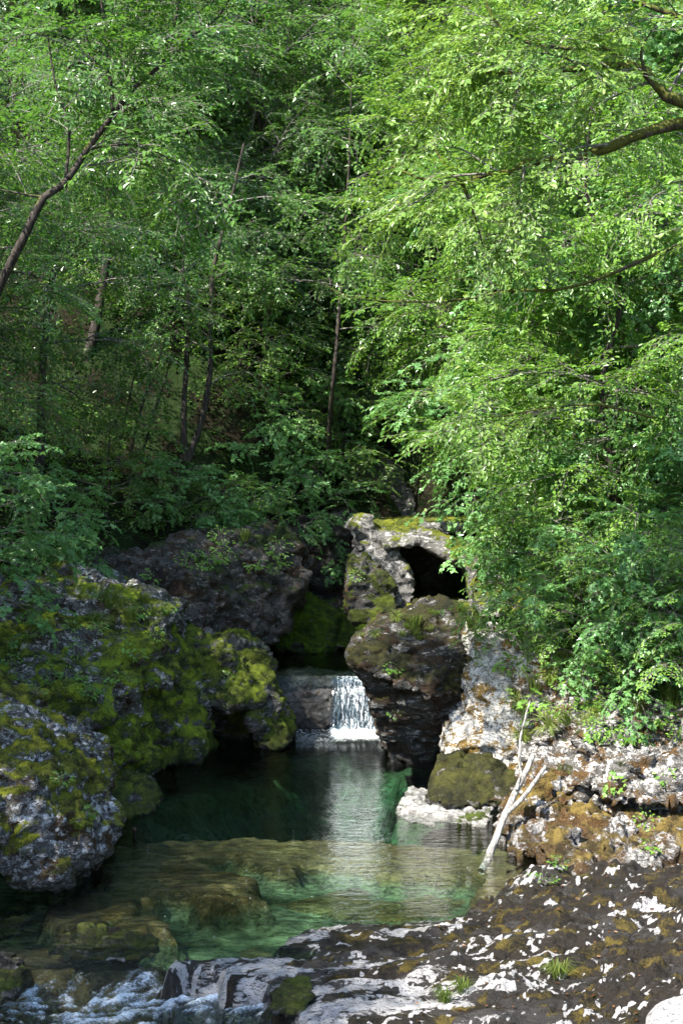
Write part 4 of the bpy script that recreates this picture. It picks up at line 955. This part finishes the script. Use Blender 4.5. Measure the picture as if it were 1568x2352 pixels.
# leafy rosettes and small plants
def plant_mesh(seed, kind, n, r, ls, up):
    g = np.random.default_rng(seed); a = g.uniform(0, 6.28, n); rr = r * np.sqrt(g.uniform(.02, 1, n))
    pos = np.stack([rr * np.cos(a), rr * np.sin(a), up * g.uniform(.2, 1, n)], 1); d = np.stack([np.cos(a), np.sin(a), g.uniform(-.4, .3, n)], 1)
    V, F, R_ = leaf_mesh(pos, frames(d, np.array([0, 0, 1.]) + g.normal(0, .3, (n, 3))), ls * g.uniform(.6, 1.2, n), np.clip(g.normal(.5, .25, n), 0, .96), kind)
    Vt = [V]; Ft = {}; o_ = len(V)
    for f in F: Ft.setdefault((f.shape[1], 0), []).append(f)
    for p in pos[::2]:
        v, f = tube(np.array([[0, 0, -.03], p * .55 + [0, 0, .02], p]), [.003, .0025, .002], 3); Vt.append(v); Ft.setdefault((4, 1), []).append(f + o_); o_ += len(v)
    return mk_mesh('plant', np.concatenate(Vt), [(np.concatenate(v), k_[1]) for k_, v in Ft.items()], False, {'rnd': np.concatenate([R_, np.zeros(o_ - len(V))])})
pm = [plant_mesh(1, 'ovate', 34, .16, .075, .14), plant_mesh(2, 'lobed', 26, .18, .09, .18), plant_mesh(3, 'ovate', 50, .22, .06, .22)]
for m in pm: m.materials.append(L_BR); m.materials.append(TWIG)
pspots = [(150,1555,1.2,'clump of small green leaves on the left rock bank'),(210,1590,1.0,'leafy clump low on the left rock bank'),(175,1500,1.0,'leafy clump in the middle of the left rock bank'),(140,1795,.8,'bright green plant on top of the lower left boulder'),(205,1870,.6,'small plant at the right shoulder of the lower left boulder'),
 (430,1300,1.3,'leafy plant on the left of the dark cliff'),(350,1330,1.3,'leafy plant at the left foot of the dark cliff'),(600,1310,1.2,'plants hanging on the right of the dark cliff'),(640,1270,1.4,'leafy clump on the top right corner of the dark cliff'),
 (905,1640,.7,'small plant growing from the face of the big dark boulder'),(900,1545,.9,'small plant near the brow of the big dark boulder'),(1245,2030,.8,'green plant at the water edge of the foreground shelf'),(1280,1985,.7,'plant at the left end of the brown ledge'),
 (1415,1810,.9,'green plant in a hollow of the limestone cliff'),(1480,1890,.8,'three-leaved plant under the limestone cliff'),(1530,1790,1.0,'green plant on the right of the limestone cliff'),(1500,1960,.9,'plant on the brown ledge near the right edge'),
 (1240,1650,1.2,'bright plant on the left edge of the limestone cliff'),(1350,1620,1.3,'bright plant hanging from the limestone cliff'),(1440,1700,1.2,'bright plant in the middle of the limestone cliff'),(1550,1680,1.4,'bright plant high at the right edge of the limestone cliff'),
 (1300,1500,1.5,'bright leafy clump on the bank above the limestone face'),(1200,1480,1.5,'bright leafy clump near the top of the limestone face'),(820,1325,.8,'small plant on the upright mossy boulder'),(520,1555,.7,'small plant on the rounded mossy rock'),(900,2100,.5,'tiny plant at the pool edge of the shelf')]
n_ = 0
for (u, v, sc, lab) in pspots:
    h = hit(u, v)
    if h is None: continue
    o = bpy.data.objects.new('plant', pm[n_ % 3]); COL.objects.link(o); nn_ = (h[1] * .6 + Vector((0, 0, .6))).normalized()
    o.location = h[0] - nn_ * .02; o.scale = (sc,) * 3; o.rotation_euler = nn_.to_track_quat('Z', 'Y').to_euler(); n_ += 1
    tag(o, lab, 'plant', 'small plants on the rocks')
# undergrowth on the slopes
N = 36000
xs = rg2.uniform(-22, 22, N); ys = 16 + 55 * rg2.uniform(0, 1, N) ** 1.3; keep = (np.abs(xs) < ys * .27 + 1) & ((xs < xl(ys) - .1) | (xs > xr(ys) + .1) | (ys > 37.5))
xs = xs[keep]; ys = ys[keep]; zs = hill(xs, ys); m = 7; n = len(xs)
a = rg2.uniform(0, 6.28, (n, m)); rr = .22 * np.sqrt(rg2.uniform(.02, 1, (n, m)))
pos = np.stack([xs[:, None] + rr * np.cos(a), ys[:, None] + rr * np.sin(a), zs[:, None] + rg2.uniform(.02, .38, (n, m))], -1).reshape(-1, 3)
d = np.stack([np.cos(a), np.sin(a), rg2.uniform(-.5, .3, (n, m))], -1).reshape(-1, 3)
V, F, R_ = leaf_mesh(pos, frames(d, np.array([0, 0, 1.]) + rg2.normal(0, .35, (len(pos), 3))), rg2.uniform(.07, .15, len(pos)), np.clip(rg2.normal(.45, .25, len(pos)), 0, .96), 'rhomb')
tag(link('undergrowth', mk_mesh('undergrowth', V, F, False, {'rnd': R_}), L_MD), 'low green undergrowth covering the slopes under the trees', 'undergrowth', kind='stuff')

# scattered small growth
def scatter(n, box, meshes, name, sc0, sc1, label, cat, group, seed, upmin=.1):
    g = np.random.default_rng(seed); k_ = 0
    for t in range(n * 4):
        if k_ >= n: break
        h = hit(g.uniform(box[0], box[2]), g.uniform(box[1], box[3]))
        if h is None or h[1].z < upmin or h[3].startswith('hill'): continue
        nn_ = (h[1] * .6 + Vector((0, 0, .6))).normalized()
        o = bpy.data.objects.new(name, meshes[k_ % len(meshes)]); COL.objects.link(o); o.location = h[0] - nn_ * .02
        o.rotation_euler = nn_.to_track_quat('Z', 'Y').to_euler(); o.scale = (g.uniform(sc0, sc1),) * 3; k_ += 1
        tag(o, label, cat, group)
scatter(26, (20, 1370, 400, 1600), pm, 'plant', .5, 1.0, 'small leafy plant among the moss of the left rock bank', 'plant', 'leafy plants on the left bank', 1)
scatter(16, (60, 1350, 390, 1450), gm, 'grass_tuft', .5, 1.1, 'thin grass along the crest of the left rock bank', 'grass', 'grass along the left crest', 2)
scatter(14, (430, 1240, 690, 1330), pm, 'plant', .7, 1.3, 'leafy plant on the upper edge of the dark cliff', 'plant', 'plants on the dark cliff edge', 3)
scatter(26, (1130, 1420, 1568, 1720), pm, 'plant', .7, 1.5, 'sunlit leafy plant on the right limestone cliff', 'plant', 'plants on the right cliff', 4)
scatter(14, (1180, 1500, 1568, 1700), gm, 'grass_tuft', .8, 1.5, 'arching grass on the right limestone cliff', 'grass', 'grass on the right cliff', 5)
scatter(14, (800, 1400, 1100, 1470), gm, 'grass_tuft', .4, .9, 'short dry grass on top of the big dark boulder', 'grass', 'grass on the big boulder', 6)
# fallen leaves and twigs on the shelf
N = 420; xs = rg2.uniform(.6, 5.8, N); ys = rg2.uniform(12, 18.5, N); pos = []; nr = []
for x, y in zip(xs, ys):
    ix = int(round((x - sx[0]) / SG)); iy = int(round((y - sy[0]) / SG))
    if 0 < ix < len(sx) - 1 and 0 < iy < len(sy) - 1 and sz[iy, ix] > .05: pos.append((x, y, sz[iy, ix] + .012))
pos = np.array(pos); a = rg2.uniform(0, 6.28, len(pos)); d = np.stack([np.cos(a), np.sin(a), a * 0 + .05], 1)
V, F, R_ = leaf_mesh(pos, frames(d, np.array([0, 0, 1.]) + rg2.normal(0, .25, (len(pos), 3))), rg2.uniform(.03, .06, len(pos)), rg2.uniform(0, .95, len(pos)), 'ovate')
M_LIT = leaf_mat('fallen_leaf', (.10, .04, .015), (.30, .16, .07), (.1, .05, .02))
tag(link('fallen_leaves', mk_mesh('fallen_leaves', V, F, False, {'rnd': R_}), M_LIT), 'small brown fallen leaves scattered over the foreground shelf', 'leaves', kind='stuff')
